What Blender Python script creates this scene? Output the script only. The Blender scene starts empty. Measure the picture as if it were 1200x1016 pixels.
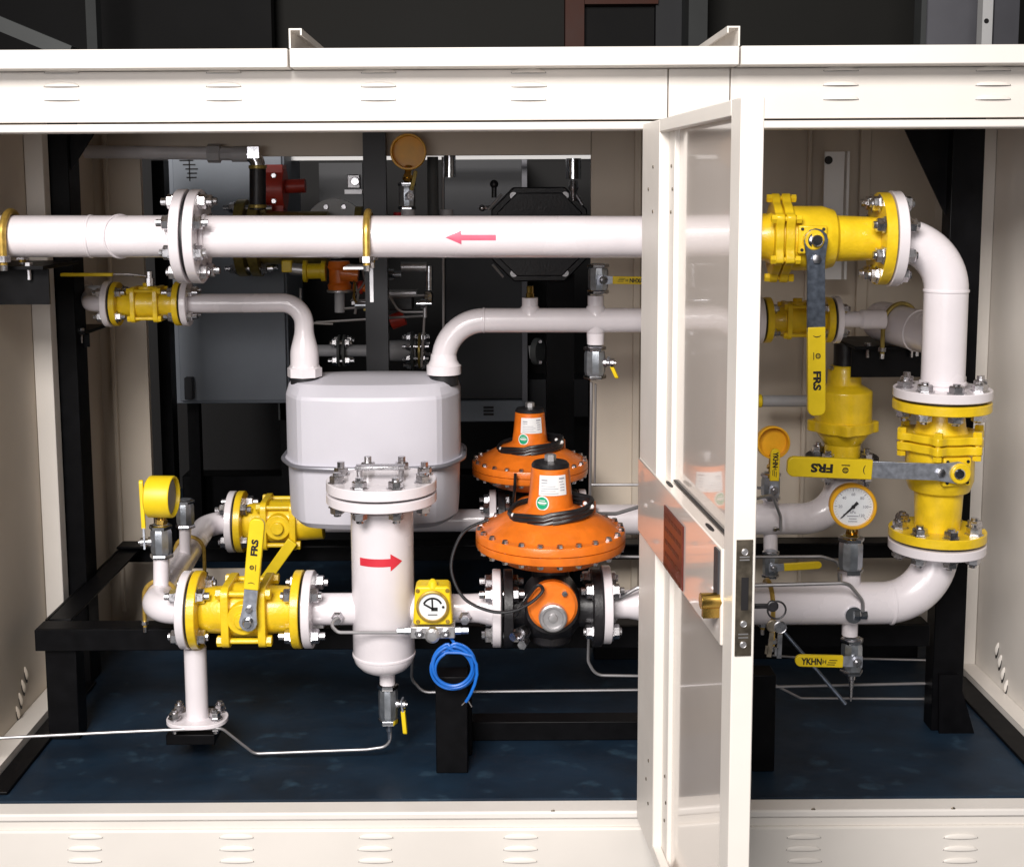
import bpy, bmesh, math, random
from mathutils import Vector, Matrix, Quaternion
random.seed(4)
PI = math.pi
sc = bpy.context.scene
COL = sc.collection
# ------------------------------------------------------------------ camera
F = 1450.0; CX = 575.0; CY = 394.0
CAM = Vector((0, 0, 1.23))
RC = Matrix.Rotation(PI/2 - math.radians(6.7), 3, 'X') @ Matrix.Rotation(math.radians(-0.32), 3, 'Z')
def P(px, py, Y):
    d = RC @ Vector(((px-CX)/F, -(py-CY)/F, -1.0))
    return CAM + d*(Y/d.y)
def PX(px, Y, py=400): return P(px, py, Y).x
def PZ(py, Y, px=600): return P(px, py, Y).z
def mm(px, Y): return px*Y/F
cam = bpy.data.cameras.new('camera'); co = bpy.data.objects.new('camera', cam); COL.objects.link(co)
co.matrix_world = Matrix.Translation(CAM) @ RC.to_4x4()
cam.sensor_width = 36; cam.lens = 36*F/1200
cam.shift_x = (600-CX)/1200; cam.shift_y = (CY-508)/1200
cam.clip_start = 0.05; cam.clip_end = 200
sc.camera = co
# ------------------------------------------------------------------ materials
def mat(name, col, rough=0.4, metal=0.0, var=0.06, scale=18, bump=0.0, bscale=300, coat=0.0, rvar=0.08, spec=0.5, bdist=.002):
    m = bpy.data.materials.new(name); m.use_nodes = True
    nt = m.node_tree; b = nt.nodes['Principled BSDF']
    b.inputs['Metallic'].default_value = metal
    b.inputs['Coat Weight'].default_value = coat
    b.inputs['Specular IOR Level'].default_value = spec
    tc = nt.nodes.new('ShaderNodeTexCoord')
    n = nt.nodes.new('ShaderNodeTexNoise'); n.inputs['Scale'].default_value = scale; n.inputs['Detail'].default_value = 6
    nt.links.new(tc.outputs['Object'], n.inputs['Vector'])
    r = nt.nodes.new('ShaderNodeValToRGB')
    r.color_ramp.elements[0].position = .3; r.color_ramp.elements[1].position = .72
    r.color_ramp.elements[0].color = [max(0, c*(1-var)) for c in col]+[1]
    r.color_ramp.elements[1].color = [min(1, c*(1+var*.6)) for c in col]+[1]
    nt.links.new(n.outputs['Fac'], r.inputs['Fac'])
    nt.links.new(r.outputs['Color'], b.inputs['Base Color'])
    mr = nt.nodes.new('ShaderNodeMapRange')
    mr.inputs['To Min'].default_value = max(.03, rough-rvar); mr.inputs['To Max'].default_value = min(1, rough+rvar)
    nt.links.new(n.outputs['Fac'], mr.inputs['Value']); nt.links.new(mr.outputs['Result'], b.inputs['Roughness'])
    if bump:
        n2 = nt.nodes.new('ShaderNodeTexNoise'); n2.inputs['Scale'].default_value = bscale; n2.inputs['Detail'].default_value = 3
        nt.links.new(tc.outputs['Object'], n2.inputs['Vector'])
        bp = nt.nodes.new('ShaderNodeBump'); bp.inputs['Strength'].default_value = bump; bp.inputs['Distance'].default_value = bdist
        nt.links.new(n2.outputs['Fac'], bp.inputs['Height']); nt.links.new(bp.outputs['Normal'], b.inputs['Normal'])
    return m
M = {}
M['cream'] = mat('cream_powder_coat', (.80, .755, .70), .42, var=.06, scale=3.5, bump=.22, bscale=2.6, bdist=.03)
M['shadecream'] = mat('shaded_cream_sheet', (.61, .535, .445), .5, var=.08, scale=4, bump=.05)  # same cream as the cabinet, darkened so interior shade sits in the colour
M['cap'] = mat('roof_sheet', (.83, .79, .745), .38, var=.05, scale=4, bump=.2, bscale=2.4, bdist=.03)
M['gloss'] = mat('gloss_cream_enamel', (.78, .71, .65), .2, var=.03, scale=5, coat=.7, rvar=.03)
M['white'] = mat('white_pipe_paint', (.80, .75, .78), .26, var=.06, scale=8, bump=.10, bscale=160, coat=.35)
M['yellow'] = mat('yellow_valve_paint', (.84, .57, .014), .36, var=.14, scale=32, bump=.4, bscale=140, coat=.25)
M['grip'] = mat('yellow_vinyl', (.86, .62, .012), .42, var=.06, scale=40)
M['amber'] = mat('amber_gauge_paint', (.80, .40, .012), .38, var=.12, scale=30)
M['orange'] = mat('orange_paint', (.80, .18, .012), .38, var=.2, scale=26, bump=.4, bscale=120, coat=.2)
M['red'] = mat('red_paint', (.58, .05, .03), .4, var=.15)
M['redarrow'] = mat('red_vinyl', (.66, .03, .05), .5, var=.08)
M['pink'] = mat('faded_red_vinyl', (.70, .12, .20), .5, var=.15, scale=60)
M['grey'] = mat('meter_grey_paint', (.60, .59, .65), .4, var=.03, scale=10, bump=.06, bscale=300)
M['greyrim'] = mat('meter_rim_steel', (.30, .30, .34), .35, metal=.5)
M['zinc'] = mat('zinc_plated_steel', (.62, .61, .63), .28, metal=1, var=.25, scale=80, rvar=.14)
M['chrome'] = mat('chrome_plate', (.66, .67, .70), .18, metal=1, var=.15, scale=60)
M['nickel'] = mat('nickel_cast_body', (.43, .46, .50), .36, metal=.9, var=.22, scale=60, bump=.15, bscale=200)
M['alu'] = mat('aluminium', (.60, .59, .60), .4, metal=.85, var=.12, scale=50)
M['lever'] = mat('lever_steel', (.14, .165, .21), .4, metal=.75, var=.3, scale=90, rvar=.15)
M['leverb'] = mat('bright_lever_steel', (.50, .53, .60), .35, metal=.7, var=.25, scale=90, rvar=.15)
M['black'] = mat('black_frame_paint', (.003, .003, .0038), .45, var=.4, scale=30, spec=.13)
M['castblk'] = mat('black_cast_body', (.012, .011, .013), .42, var=.4, scale=60, bump=.3, bscale=160)
M['rubber'] = mat('black_rubber', (.012, .012, .014), .5)
M['cable'] = mat('black_cable', (.012, .012, .014), .35)
M['blue'] = mat('blue_cable', (.012, .15, .60), .35, var=.15)
M['brass'] = mat('brass', (.62, .40, .10), .25, metal=1, var=.2, scale=60)
M['steel'] = mat('dull_tube_steel', (.42, .41, .42), .42, metal=.8, var=.08, scale=12, rvar=.04)
M['dkbrass'] = mat('tarnished_lock_plate', (.20, .17, .13), .4, metal=.8, var=.4, scale=70)
M['paper'] = mat('white_label', (.80, .80, .80), .5, var=.02)
M['dial'] = mat('dial_face', (.80, .82, .84), .35, var=.02)
M['ink'] = mat('ink_black', (.010, .009, .010), .6)
M['greyink'] = mat('ink_grey', (.30, .30, .34), .6)
M['green'] = mat('green_sticker', (.0, .36, .17), .5, var=.1, scale=200)
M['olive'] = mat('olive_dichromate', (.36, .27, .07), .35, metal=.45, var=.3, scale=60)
M['ubolt'] = mat('yellow_zinc', (.52, .34, .07), .33, metal=.55, var=.3, scale=70)
M['slate'] = mat('slate_blue_cabinet', (.27, .30, .345), .5, var=.12, scale=6)
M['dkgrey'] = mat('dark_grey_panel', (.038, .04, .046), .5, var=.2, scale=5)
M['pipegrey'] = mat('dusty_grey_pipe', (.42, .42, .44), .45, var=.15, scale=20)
M['plate'] = mat('dark_red_plate', (.13, .022, .016), .35, var=.35, scale=35)
M['pipelight'] = mat('pale_grey_pipe', (.66, .65, .68), .4, var=.1, scale=20)
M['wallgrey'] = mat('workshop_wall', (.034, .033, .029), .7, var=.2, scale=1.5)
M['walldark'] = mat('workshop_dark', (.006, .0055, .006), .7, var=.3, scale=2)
M['column'] = mat('grey_column', (.09, .096, .096), .6, var=.2, scale=4)
M['sheet'] = mat('grey_sheet', (.20, .20, .225), .5, var=.15, scale=3)
M['door_red'] = mat('red_door_frame', (.12, .024, .006), .55, var=.2, scale=6)
def floor_mat(name, c0, c1, cscuff):
    m = bpy.data.materials.new(name); m.use_nodes = True; nt = m.node_tree; b = nt.nodes['Principled BSDF']
    tc = nt.nodes.new('ShaderNodeTexCoord')
    mp = nt.nodes.new('ShaderNodeMapping'); mp.inputs['Scale'].default_value = (1, 1.3, 1)
    nt.links.new(tc.outputs['Object'], mp.inputs['Vector'])
    def noise(s, d, src=mp):
        n = nt.nodes.new('ShaderNodeTexNoise'); n.inputs['Scale'].default_value = s; n.inputs['Detail'].default_value = d
        nt.links.new(src.outputs[0], n.inputs['Vector']); return n
    n1 = noise(7.0, 12); n2 = noise(16, 14)
    r1 = nt.nodes.new('ShaderNodeValToRGB'); r1.color_ramp.elements[0].position = .35; r1.color_ramp.elements[1].position = .7
    r1.color_ramp.elements[0].color = list(c0)+[1]; r1.color_ramp.elements[1].color = list(c1)+[1]
    nt.links.new(n1.outputs['Fac'], r1.inputs['Fac'])
    r2 = nt.nodes.new('ShaderNodeValToRGB'); r2.color_ramp.elements[0].position = .60; r2.color_ramp.elements[1].position = .76
    nt.links.new(n2.outputs['Fac'], r2.inputs['Fac'])
    mx = nt.nodes.new('ShaderNodeMix'); mx.data_type = 'RGBA'
    mul = nt.nodes.new('ShaderNodeMath'); mul.operation = 'MULTIPLY'; mul.inputs[1].default_value = .45
    nt.links.new(r2.outputs['Color'], mul.inputs[0]); nt.links.new(mul.outputs[0], mx.inputs[0])
    nt.links.new(r1.outputs['Color'], mx.inputs[6]); mx.inputs[7].default_value = list(cscuff)+[1]
    nt.links.new(mx.outputs[2], b.inputs['Base Color'])
    mr = nt.nodes.new('ShaderNodeMapRange'); mr.inputs['To Min'].default_value = .45; mr.inputs['To Max'].default_value = .72
    nt.links.new(n2.outputs['Fac'], mr.inputs['Value']); nt.links.new(mr.outputs['Result'], b.inputs['Roughness'])
    bp = nt.nodes.new('ShaderNodeBump'); bp.inputs['Strength'].default_value = .35; bp.inputs['Distance'].default_value = .002
    nt.links.new(n1.outputs['Fac'], bp.inputs['Height']); nt.links.new(bp.outputs['Normal'], b.inputs['Normal'])
    return m
M['floor'] = floor_mat('blue_floor_plate', (.0020, .0105, .024), (.0045, .021, .045), (.045, .10, .15))
M['ground'] = floor_mat('workshop_ground', (.035, .04, .045), (.06, .065, .07), (.1, .1, .1))
M['skin'] = mat('door_skin_enamel', (.74, .66, .60), .15, var=.04, scale=3, coat=.9, rvar=.04, spec=.6)
def glass_mat():
    m = bpy.data.materials.new('gauge_glass'); m.use_nodes = True; nt = m.node_tree
    for n in list(nt.nodes):
        if n.type != 'OUTPUT_MATERIAL': nt.nodes.remove(n)
    out = [n for n in nt.nodes if n.type == 'OUTPUT_MATERIAL'][0]
    tr = nt.nodes.new('ShaderNodeBsdfTransparent'); gl = nt.nodes.new('ShaderNodeBsdfGlossy'); gl.inputs['Roughness'].default_value = .03
    fr = nt.nodes.new('ShaderNodeFresnel'); mx = nt.nodes.new('ShaderNodeMixShader')
    nt.links.new(fr.outputs[0], mx.inputs[0]); nt.links.new(tr.outputs[0], mx.inputs[1]); nt.links.new(gl.outputs[0], mx.inputs[2])
    nt.links.new(mx.outputs[0], out.inputs[0]); return m
M['glass'] = glass_mat()
# ------------------------------------------------------------------ mesh helpers
def perp(a):
    a = a.normalized()
    h = Vector((0, 0, 1)) if abs(a.z) < .9 else Vector((0, -1, 0))
    u = a.cross(h).normalized(); v = u.cross(a).normalized()
    return u, v
X_ = Vector((1, 0, 0)); Y_ = Vector((0, 1, 0)); Z_ = Vector((0, 0, 1)); FRONT = Vector((0, -1, 0))
class MB:
    def __init__(s): s.v = []; s.f = []
    def add(s, vs, fs):
        o = len(s.v); s.v += [Vector(v) for v in vs]; s.f += [tuple(i+o for i in f) for f in fs]; return s
    def lathe(s, o, ax, prof, n=36, close=True):
        u, v = perp(ax); a = ax.normalized(); vs = []; fs = []; rings = []
        for h, r in prof:
            if r < 1e-6:
                rings.append([len(vs)]); vs.append(o+a*h)
            else:
                rings.append(list(range(len(vs), len(vs)+n)))
                vs += [o+a*h+(u*math.cos(2*PI*k/n)+v*math.sin(2*PI*k/n))*r for k in range(n)]
        for A, B in zip(rings, rings[1:]):
            if len(A) == 1 and len(B) == 1: continue
            for k in range(n):
                k2 = (k+1) % n
                if len(A) == 1: fs.append((A[0], B[k], B[k2]))
                elif len(B) == 1: fs.append((A[k], A[k2], B[0]))
                else: fs.append((A[k], A[k2], B[k2], B[k]))
        if close:
            if len(rings[0]) > 1: fs.append(tuple(rings[0]))
            if len(rings[-1]) > 1: fs.append(tuple(rings[-1]))
        return s.add(vs, fs)
    def cyl(s, p0, p1, r0, r1=None, n=28, close=True):
        d = p1-p0
        return s.lathe(p0, d, [(0, r0), (d.length, r0 if r1 is None else r1)], n, close)
    def disc(s, c, ax, R, t, n=44, ch=.0015, hole=0):
        if hole: return s.lathe(c, ax, [(-t/2, hole), (-t/2, R-ch), (-t/2+ch, R), (t/2-ch, R), (t/2, R-ch), (t/2, hole), (-t/2, hole)], n, False)
        return s.lathe(c, ax, [(-t/2, R-ch), (-t/2+ch, R), (t/2-ch, R), (t/2, R-ch)], n)
    def tube(s, pts, r, n=12, radii=None, close=True):
        m = len(pts); vs = []; fs = []
        ts = []
        for i in range(m):
            a = pts[min(i+1, m-1)]-pts[max(i-1, 0)]; ts.append(a.normalized())
        u, v = perp(ts[0])
        for i in range(m):
            if i:
                q = ts[i-1].rotation_difference(ts[i]); u = q @ u
            u = (u-ts[i]*u.dot(ts[i])).normalized(); v = ts[i].cross(u)
            rr = radii[i] if radii else r
            vs += [pts[i]+(u*math.cos(2*PI*k/n)+v*math.sin(2*PI*k/n))*rr for k in range(n)]
        for i in range(m-1):
            for k in range(n):
                k2 = (k+1) % n
                fs.append((i*n+k, i*n+k2, (i+1)*n+k2, (i+1)*n+k))
        if close: fs += [tuple(range(n)), tuple(range((m-1)*n, m*n))]
        return s.add(vs, fs)
    def obox(s, c, ex, ey, ez):
        vs = [c+ex*a+ey*b+ez*d for a in (-.5, .5) for b in (-.5, .5) for d in (-.5, .5)]
        return s.add(vs, [(0, 1, 3, 2), (4, 6, 7, 5), (0, 4, 5, 1), (2, 3, 7, 6), (0, 2, 6, 4), (1, 5, 7, 3)])
    def box(s, x0, x1, y0, y1, z0, z1):
        return s.obox(Vector(((x0+x1)/2, (y0+y1)/2, (z0+z1)/2)), X_*(x1-x0), Y_*(y1-y0), Z_*(z1-z0))
    def prism(s, poly, o, u, v, w):
        n = len(poly); vs = [o+u*a+v*b-w*.5 for a, b in poly]+[o+u*a+v*b+w*.5 for a, b in poly]
        fs = [tuple(range(n)), tuple(range(n, 2*n))]+[(i, (i+1) % n, n+(i+1) % n, n+i) for i in range(n)]
        return s.add(vs, fs)
    def strip(s, f, prof, n=8):
        vs = []; fs = []
        for (a, w0, w1) in prof:
            vs += [f(a, w0+(w1-w0)*k/n) for k in range(n+1)]
        for i in range(len(prof)-1):
            for k in range(n):
                b = i*(n+1)+k; fs.append((b, b+1, b+n+2, b+n+1))
        return s.add(vs, fs)
    def sphere(s, c, r, n=20):
        return s.lathe(c, Z_, [(-r*math.cos(PI*k/10), r*math.sin(PI*k/10) if 0 < k < 10 else 0) for k in range(11)], n)
W = {}
def build(mb, name, m, parent=None, origin=None, bevel=0, angle=32):
    L = W[parent] if parent is not None else (Vector(origin) if origin is not None else mb.v[0].copy())
    me = bpy.data.meshes.new(name); bm = bmesh.new()
    vs = [bm.verts.new(v-L) for v in mb.v]
    for f in mb.f:
        try: bm.faces.new([vs[i] for i in f])
        except ValueError: pass
    bmesh.ops.recalc_face_normals(bm, faces=bm.faces)
    lim = math.radians(angle)
    for f in bm.faces: f.smooth = True
    for e in bm.edges:
        if len(e.link_faces) == 2: e.smooth = e.calc_face_angle(0) < lim
    bm.to_mesh(me); bm.free()
    o = bpy.data.objects.new(name, me); COL.objects.link(o)
    me.materials.append(M[m] if isinstance(m, str) else m)
    if parent is not None: o.parent = parent
    else: o.location = L
    W[o] = L
    if bevel:
        b = o.modifiers.new('bevel', 'BEVEL'); b.width = bevel; b.segments = 2; b.limit_method = 'ANGLE'; b.angle_limit = math.radians(40)
    return o
def tag(o, label, cat, group=None, kind=None):
    if label: o['label'] = label
    if cat: o['category'] = cat
    if group: o['group'] = group
    if kind: o['kind'] = kind
    return o
def thing(name, label, cat, loc, group=None):
    o = bpy.data.objects.new(name, None); COL.objects.link(o); o.location = loc; o.empty_display_size = .05
    W[o] = Vector(loc); return tag(o, label, cat, group)
def single(mb, name, m, label, cat, origin=None, group=None, bevel=0):
    return tag(build(mb, name, m, None, origin, bevel), label, cat, group)
def struct(mb, name, m, origin=None):
    o = build(mb, name, m, None, origin); o['kind'] = 'structure'; return o
def fillet(pts, rad, seg=10):
    out = [pts[0]]
    for i in range(1, len(pts)-1):
        a, b, c = pts[i-1], pts[i], pts[i+1]
        d0 = (a-b); d1 = (c-b); L0 = d0.length; L1 = d1.length; d0 = d0/L0; d1 = d1/L1
        th = math.acos(max(-1, min(1, d0.dot(d1))))
        if th > PI-.02: out.append(b); continue
        r = rad[i-1] if isinstance(rad, (list, tuple)) else rad
        t = min(r/math.tan(th/2), L0*.49 if i > 1 else L0*.98, L1*.49 if i < len(pts)-2 else L1*.98)
        rr = t*math.tan(th/2)
        bis = (d0+d1).normalized(); cen = b+bis*(rr/math.sin(th/2))
        s = b+d0*t-cen; e = b+d1*t-cen; ang = PI-th; ax = s.cross(e).normalized()
        for k in range(seg+1): out.append(cen+Quaternion(ax, ang*k/seg) @ s)
    out.append(pts[-1]); return out
def spline(pts, n=8):
    out = []
    Q = [pts[0]*2-pts[1]]+list(pts)+[pts[-1]*2-pts[-2]]
    for i in range(1, len(Q)-2):
        a, b, c, d = Q[i-1:i+3]
        for k in range(n):
            t = k/n
            out.append(.5*((2*b)+(c-a)*t+(2*a-5*b+4*c-d)*t*t+(3*b-a-3*c+d)*t**3))
    out.append(pts[-1]); return out
# text ---------------------------------------------------------------
_txt = {}
def text_mesh(s, bold=0):
    k = (s, bold)
    if k in _txt: return _txt[k]
    cu = bpy.data.curves.new('t', 'FONT'); cu.body = s; cu.size = 1; cu.align_x = 'CENTER'; cu.offset = bold; cu.resolution_u = 3
    ob = bpy.data.objects.new('t', cu); COL.objects.link(ob)
    dg = bpy.context.evaluated_depsgraph_get(); dg.update()
    me = bpy.data.meshes.new_from_object(ob.evaluated_get(dg))
    V = [v.co.copy() for v in me.vertices]; Fc = [tuple(p.vertices) for p in me.polygons]
    bpy.data.objects.remove(ob); bpy.data.curves.remove(cu); bpy.data.meshes.remove(me)
    ys = [v.y for v in V]; xs = [v.x for v in V]
    y0, y1 = min(ys), max(ys); xm = (min(xs)+max(xs))/2
    V = [((v.x-xm)/(y1-y0), (v.y-(y0+y1)/2)/(y1-y0)) for v in V]
    _txt[k] = (V, Fc); return _txt[k]
def add_text(mb, s, c, u, v, h, bold=.02, sx=1.0):
    V, Fc = text_mesh(s, bold); n = u.cross(v)
    mb.add([c+u*(x*h*sx)+v*(y*h)+n*.0008 for x, y in V], Fc)
# bolts --------------------------------------------------------------
_bm = {}
def bolt_mesh(sr, t, prot, mname='zinc'):
    k = (round(sr, 4), round(t, 4), round(prot, 4), mname)
    if k in _bm: return _bm[k]
    mb = MB(); nh = sr*1.7; nr = sr*1.92
    mb.cyl(Vector((0, 0, -t-nh-prot)), Vector((0, 0, t+nh+prot)), sr, n=10)
    for sg in (1, -1):
        mb.lathe(Vector((0, 0, sg*t)), Z_*sg, [(0, nr*1.25), (sr*.35, nr*1.25), (sr*.35, nr), (sr*.35+nh*.85, nr), (sr*.35+nh, nr*.85)], 6)
    o = build(mb, 'bolt', mname, None, Vector((0, 0, 0))); me = o.data; bpy.data.objects.remove(o)
    _bm[k] = me; return me
def bolt(parent, p, ax, sr, t, prot=.006, mname='zinc', spin=None):
    o = bpy.data.objects.new('bolt', bolt_mesh(sr, t, prot, mname)); COL.objects.link(o); o.parent = parent
    o.location = p-W[parent]; o.rotation_mode = 'QUATERNION'
    o.rotation_quaternion = Z_.rotation_difference(ax.normalized()) @ Quaternion(Z_, random.random()*6 if spin is None else spin)
    return o
def bolt_circle(parent, c, ax, rb, n, sr, t, prot=.008, mname='zinc', ph=.5):
    u, v = perp(ax)
    for k in range(n):
        a = 2*PI*(k+ph)/n
        bolt(parent, c+(u*math.cos(a)+v*math.sin(a))*rb, ax, sr, t, prot*random.uniform(.6, 1.3), mname)
def flange_pair(c, ax, R, t, tA, tB, mA='white', mB='yellow', nb=8, sr=.008, rb=None, gap=.005, bolts=True, ph=.5, prot=.009):
    """c = middle of the gasket, A lies on the -ax side"""
    ax = ax.normalized(); rb = rb or R*.80
    if tA is not None: build(MB().disc(c-ax*(t/2+gap/2), ax, R, t), 'flange', mA, tA)
    if tB is not None: build(MB().disc(c+ax*(t/2+gap/2), ax, R, t), 'flange', mB, tB)
    build(MB().disc(c, ax, R*.90, gap*.98), 'gasket', 'rubber', tA if tA is not None else tB)
    if bolts: bolt_circle(tA if tA is not None else tB, c, ax, rb, nb, sr, t+gap/2, prot, ph=ph)
def weld(mb, c, ax, r, w=.004, h=.0022):
    mb.lathe(c-ax.normalized()*w, ax, [(0, r*.99), (w*.4, r+h*.8), (w, r+h), (w*1.6, r+h*.8), (2*w, r*.99)], 36, False)
# lever --------------------------------------------------------------
def lever(th, piv, d, n, L, w, grip0, steel='lever', txt=True, t=.007, w2=None, gripmat='grip', word='FRS', crank=0.0):
    """flat bar from piv along d (unit), face normal n; grip covers grip0..L"""
    d = d.normalized(); n = n.normalized(); up = n.cross(d).normalized()   # rotate d CCW seen from n
    w2 = w2 or w
    q = piv
    mb = MB(); k = 6
    prof = [(-w*.62*math.cos(a), w*.62*math.sin(a)) for a in [(-PI/2+PI*i/k) for i in range(k+1)]]
    poly = [(a, b) for a, b in prof] + [(w*.4, w*.55), (w*1.1, w*.46), (grip0+.01, w*.46), (grip0+.01, -w*.46), (w*1.1, -w*.46), (w*.4, -w*.55)]
    mb.prism(poly, q, d, up, n*t)
    lo = build(mb, 'lever', steel, th, bevel=.0008)
    # boss with nut
    b = MB(); b.lathe(q-n*.018, n, [(0, w*.5), (.016, w*.5), (.0225, w*.42), (.0225, w*.3), (.031, w*.3), (.033, w*.24)], 20)
    build(b, 'stem_nut', 'chrome', th)
    nb = MB(); nb.lathe(q+n*(t/2)+d*w*.95, n, [(0, w*.24), (.006, w*.24), (.007, w*.19)], 6); build(nb, 'stop_bolt', 'zinc', th)
    g = MB(); r = w2*.5; GL = L-grip0
    corner = min(r, .014)
    pl = [(0, -r), (GL-corner, -r)]
    for i in range(1, 6): a = -PI/2+PI/2*i/6; pl.append((GL-corner+corner*math.cos(a), -r+corner+corner*math.sin(a)))
    for i in range(1, 6): a = PI/2*i/6; pl.append((GL-corner+corner*math.cos(a), r-corner+corner*math.sin(a)))
    pl += [(GL-corner, r), (0, r)]
    g.prism(pl, q+d*grip0, d, up, n*(t+.007))
    build(g, 'grip', gripmat, lo, bevel=.002)
    if txt:
        f = n*(t/2+.0038); tm = MB()
        c0 = q+d*grip0+f
        add_text(tm, word, c0+d*GL*.60, d, up, w2*.46, .045, 1.25)
        # little round works emblem with two strokes, and a curved tick
        e = c0+d*GL*.32
        add_text(tm, 'O', e+up*w2*.06, d, up, w2*.30, .0)
        for s_ in (-1, 0, 1): tm.obox(e+n*.0008+up*(w2*.06+s_*w2*.07), d*w2*.2, up*w2*.03, n*.0003)
        tm.obox(e+n*.0008-up*w2*.19, d*w2*.42, up*w2*.045, n*.0003)
        add_text(tm, ')', c0+d*GL*.10, d, up, w2*.45, .0)
        build(tm, 'lettering', 'ink', lo)
    return lo
# valves -------------------------------------------------------------
def square_plate(mb, c, ax, u, v, h, t, lob=.3):
    k = h*lob; pts = []
    for a, b in ((1, 1), (-1, 1), (-1, -1), (1, -1)):
        ang0 = math.atan2(b, a)-PI/4
        for i in range(5):
            aa = ang0+PI/2*i/4
            pts.append(((h-k)*a+k*math.cos(aa), (h-k)*b+k*math.sin(aa)))
    mb.prism(pts, c, u, v, ax.normalized()*t)
def valve3(th, p0, p1, R, n, t=.018, m='yellow', flA=True, flB=True, pad=True, taper=.5):
    """three-piece flanged ball valve between the gasket planes p0 and p1; n = lever side"""
    d = p1-p0; L = d.length; a = d/L; n = (n-a*n.dot(a)).normalized(); b = a.cross(n)
    mb = MB()
    mb.lathe(p0, a, [(.002, R*.5), (L*.16, R*.60), (L*.30, R*.62), (L*.34, R*.70), (L*.66, R*.70), (L*.70, R*.62), (L*.84, R*.60), (L-.002, R*taper)], 40)
    if pad: mb.lathe(p0+a*L*.5, n, [(0, R*.5), (R*.72, R*.42), (R*.80, R*.40), (R*.80, R*.2), (R*.95, R*.2)], 20)
    build(mb, 'body', m, th, bevel=.0015)
    for q in (.335, .665):
        pm = MB(); square_plate(pm, p0+a*L*q, a, n, b, R*.80, L*.07); build(pm, 'body_plate', m, th, bevel=.0015)
    u = n*R*.62; w = b*R*.62
    for su in (1, -1):
        for sw in (1, -1):
            rm = MB(); c0 = p0+a*L*.5+u*su+w*sw
            rm.cyl(c0-a*L*.235, c0+a*L*.235, R*.075, n=10)
            for sg in (1, -1): rm.lathe(c0+a*sg*L*.2, a*sg, [(0, R*.14), (L*.045, R*.14), (L*.05, R*.11)], 6)
            build(rm, 'tie_rod', m, th)
    for fl, q in ((flA, p0+a*t*.5), (flB, p1-a*t*.5)):
        if fl: build(MB().disc(q, a, R, t), 'flange', m, th)
def valve2(th, p0, p1, R, n, bonnet=.36, t=.022, m='yellow', flA=True, flB=True):
    """two-piece ball valve; the bonnet joint stands at fraction `bonnet` from p0"""
    d = p1-p0; L = d.length; a = d/L; n = (n-a*n.dot(a)).normalized(); b = a.cross(n)
    mb = MB(); S = R*.70
    prof = [(.002, R*.44), (L*.10, R*.47), (L*(bonnet-.10), R*.50), (L*(bonnet-.03), R*.60), (L*bonnet, S*.98)]
    e = min(.74, bonnet+.36)
    prof += [(L*(bonnet+.10), S), (L*(e-.08), S), (L*(e-.03), S*.93), (L*e, R*.62), (L*(e+.02), R*.50), (L*.90, R*.47), (L-.002, R*.44)]
    mb.lathe(p0, a, prof, 44)
    build(mb, 'body', m, th, bevel=.0012)
    # bonnet ring with lobes for the cap screws
    k = 6
    for off, nm, tt in ((-.035, 'bonnet_ring', .055), (.035, 'body_ring', .06)):
        pl = []; NB = 96
        for i in range(NB):
            ang = 2*PI*i/NB; ph = (ang*k/(2*PI)) % 1
            bump = max(0, math.cos((ph-.5)*2*PI))**2
            rr = R*(.80+.17*bump)
            pl.append((rr*math.cos(ang), rr*math.sin(ang)))
        pm = MB(); pm.prism(pl, p0+a*L*(bonnet+off), n, b, a*L*tt); build(pm, nm, m, th, bevel=.002)
    for i in range(k):
        ang = 2*PI*(i+.5)/k; c = p0+a*L*(bonnet-.06)+(n*math.cos(ang)+b*math.sin(ang))*R*.86
        h = MB(); h.lathe(c, -a, [(-.006, R*.10), (.009, R*.10), (.011, R*.08)], 6); h.cyl(c, c+a*L*.145, R*.055, n=8); h.lathe(c+a*L*.13, a, [(0, R*.095), (.010, R*.095), (.011, R*.07)], 6)
        build(h, 'cap_screw', m, th)
    # stem pad
    c = p0+a*L*((bonnet+e)/2)
    pm = MB(); pm.prism([(-R*.30, -R*.30), (R*.30, -R*.30), (R*.30, R*.30), (-R*.30, R*.30)], c+n*S*.98, a, b, n*R*.18)
    pm.lathe(c+n*S*.9, n, [(0, R*.22), (R*.32, R*.22)], 20)
    build(pm, 'stem_pad', m, th, bevel=.003)
    for sa in (1, -1):
        for sb in (1, -1):
            h = MB(); h.lathe(c+n*(S*.98+R*.09)+a*R*.22*sa+b*R*.22*sb, n, [(0, R*.035), (.0012, R*.035)], 10); build(h, 'pad_hole', 'ink', th)
    for fl, q, sg in ((flA, p0+a*t*.5, 1), (flB, p1-a*t*.5, -1)):
        if fl: build(MB().disc(q, a, R, t), 'flange', m, th)
    return c+n*(S*.98+R*.09)
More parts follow.
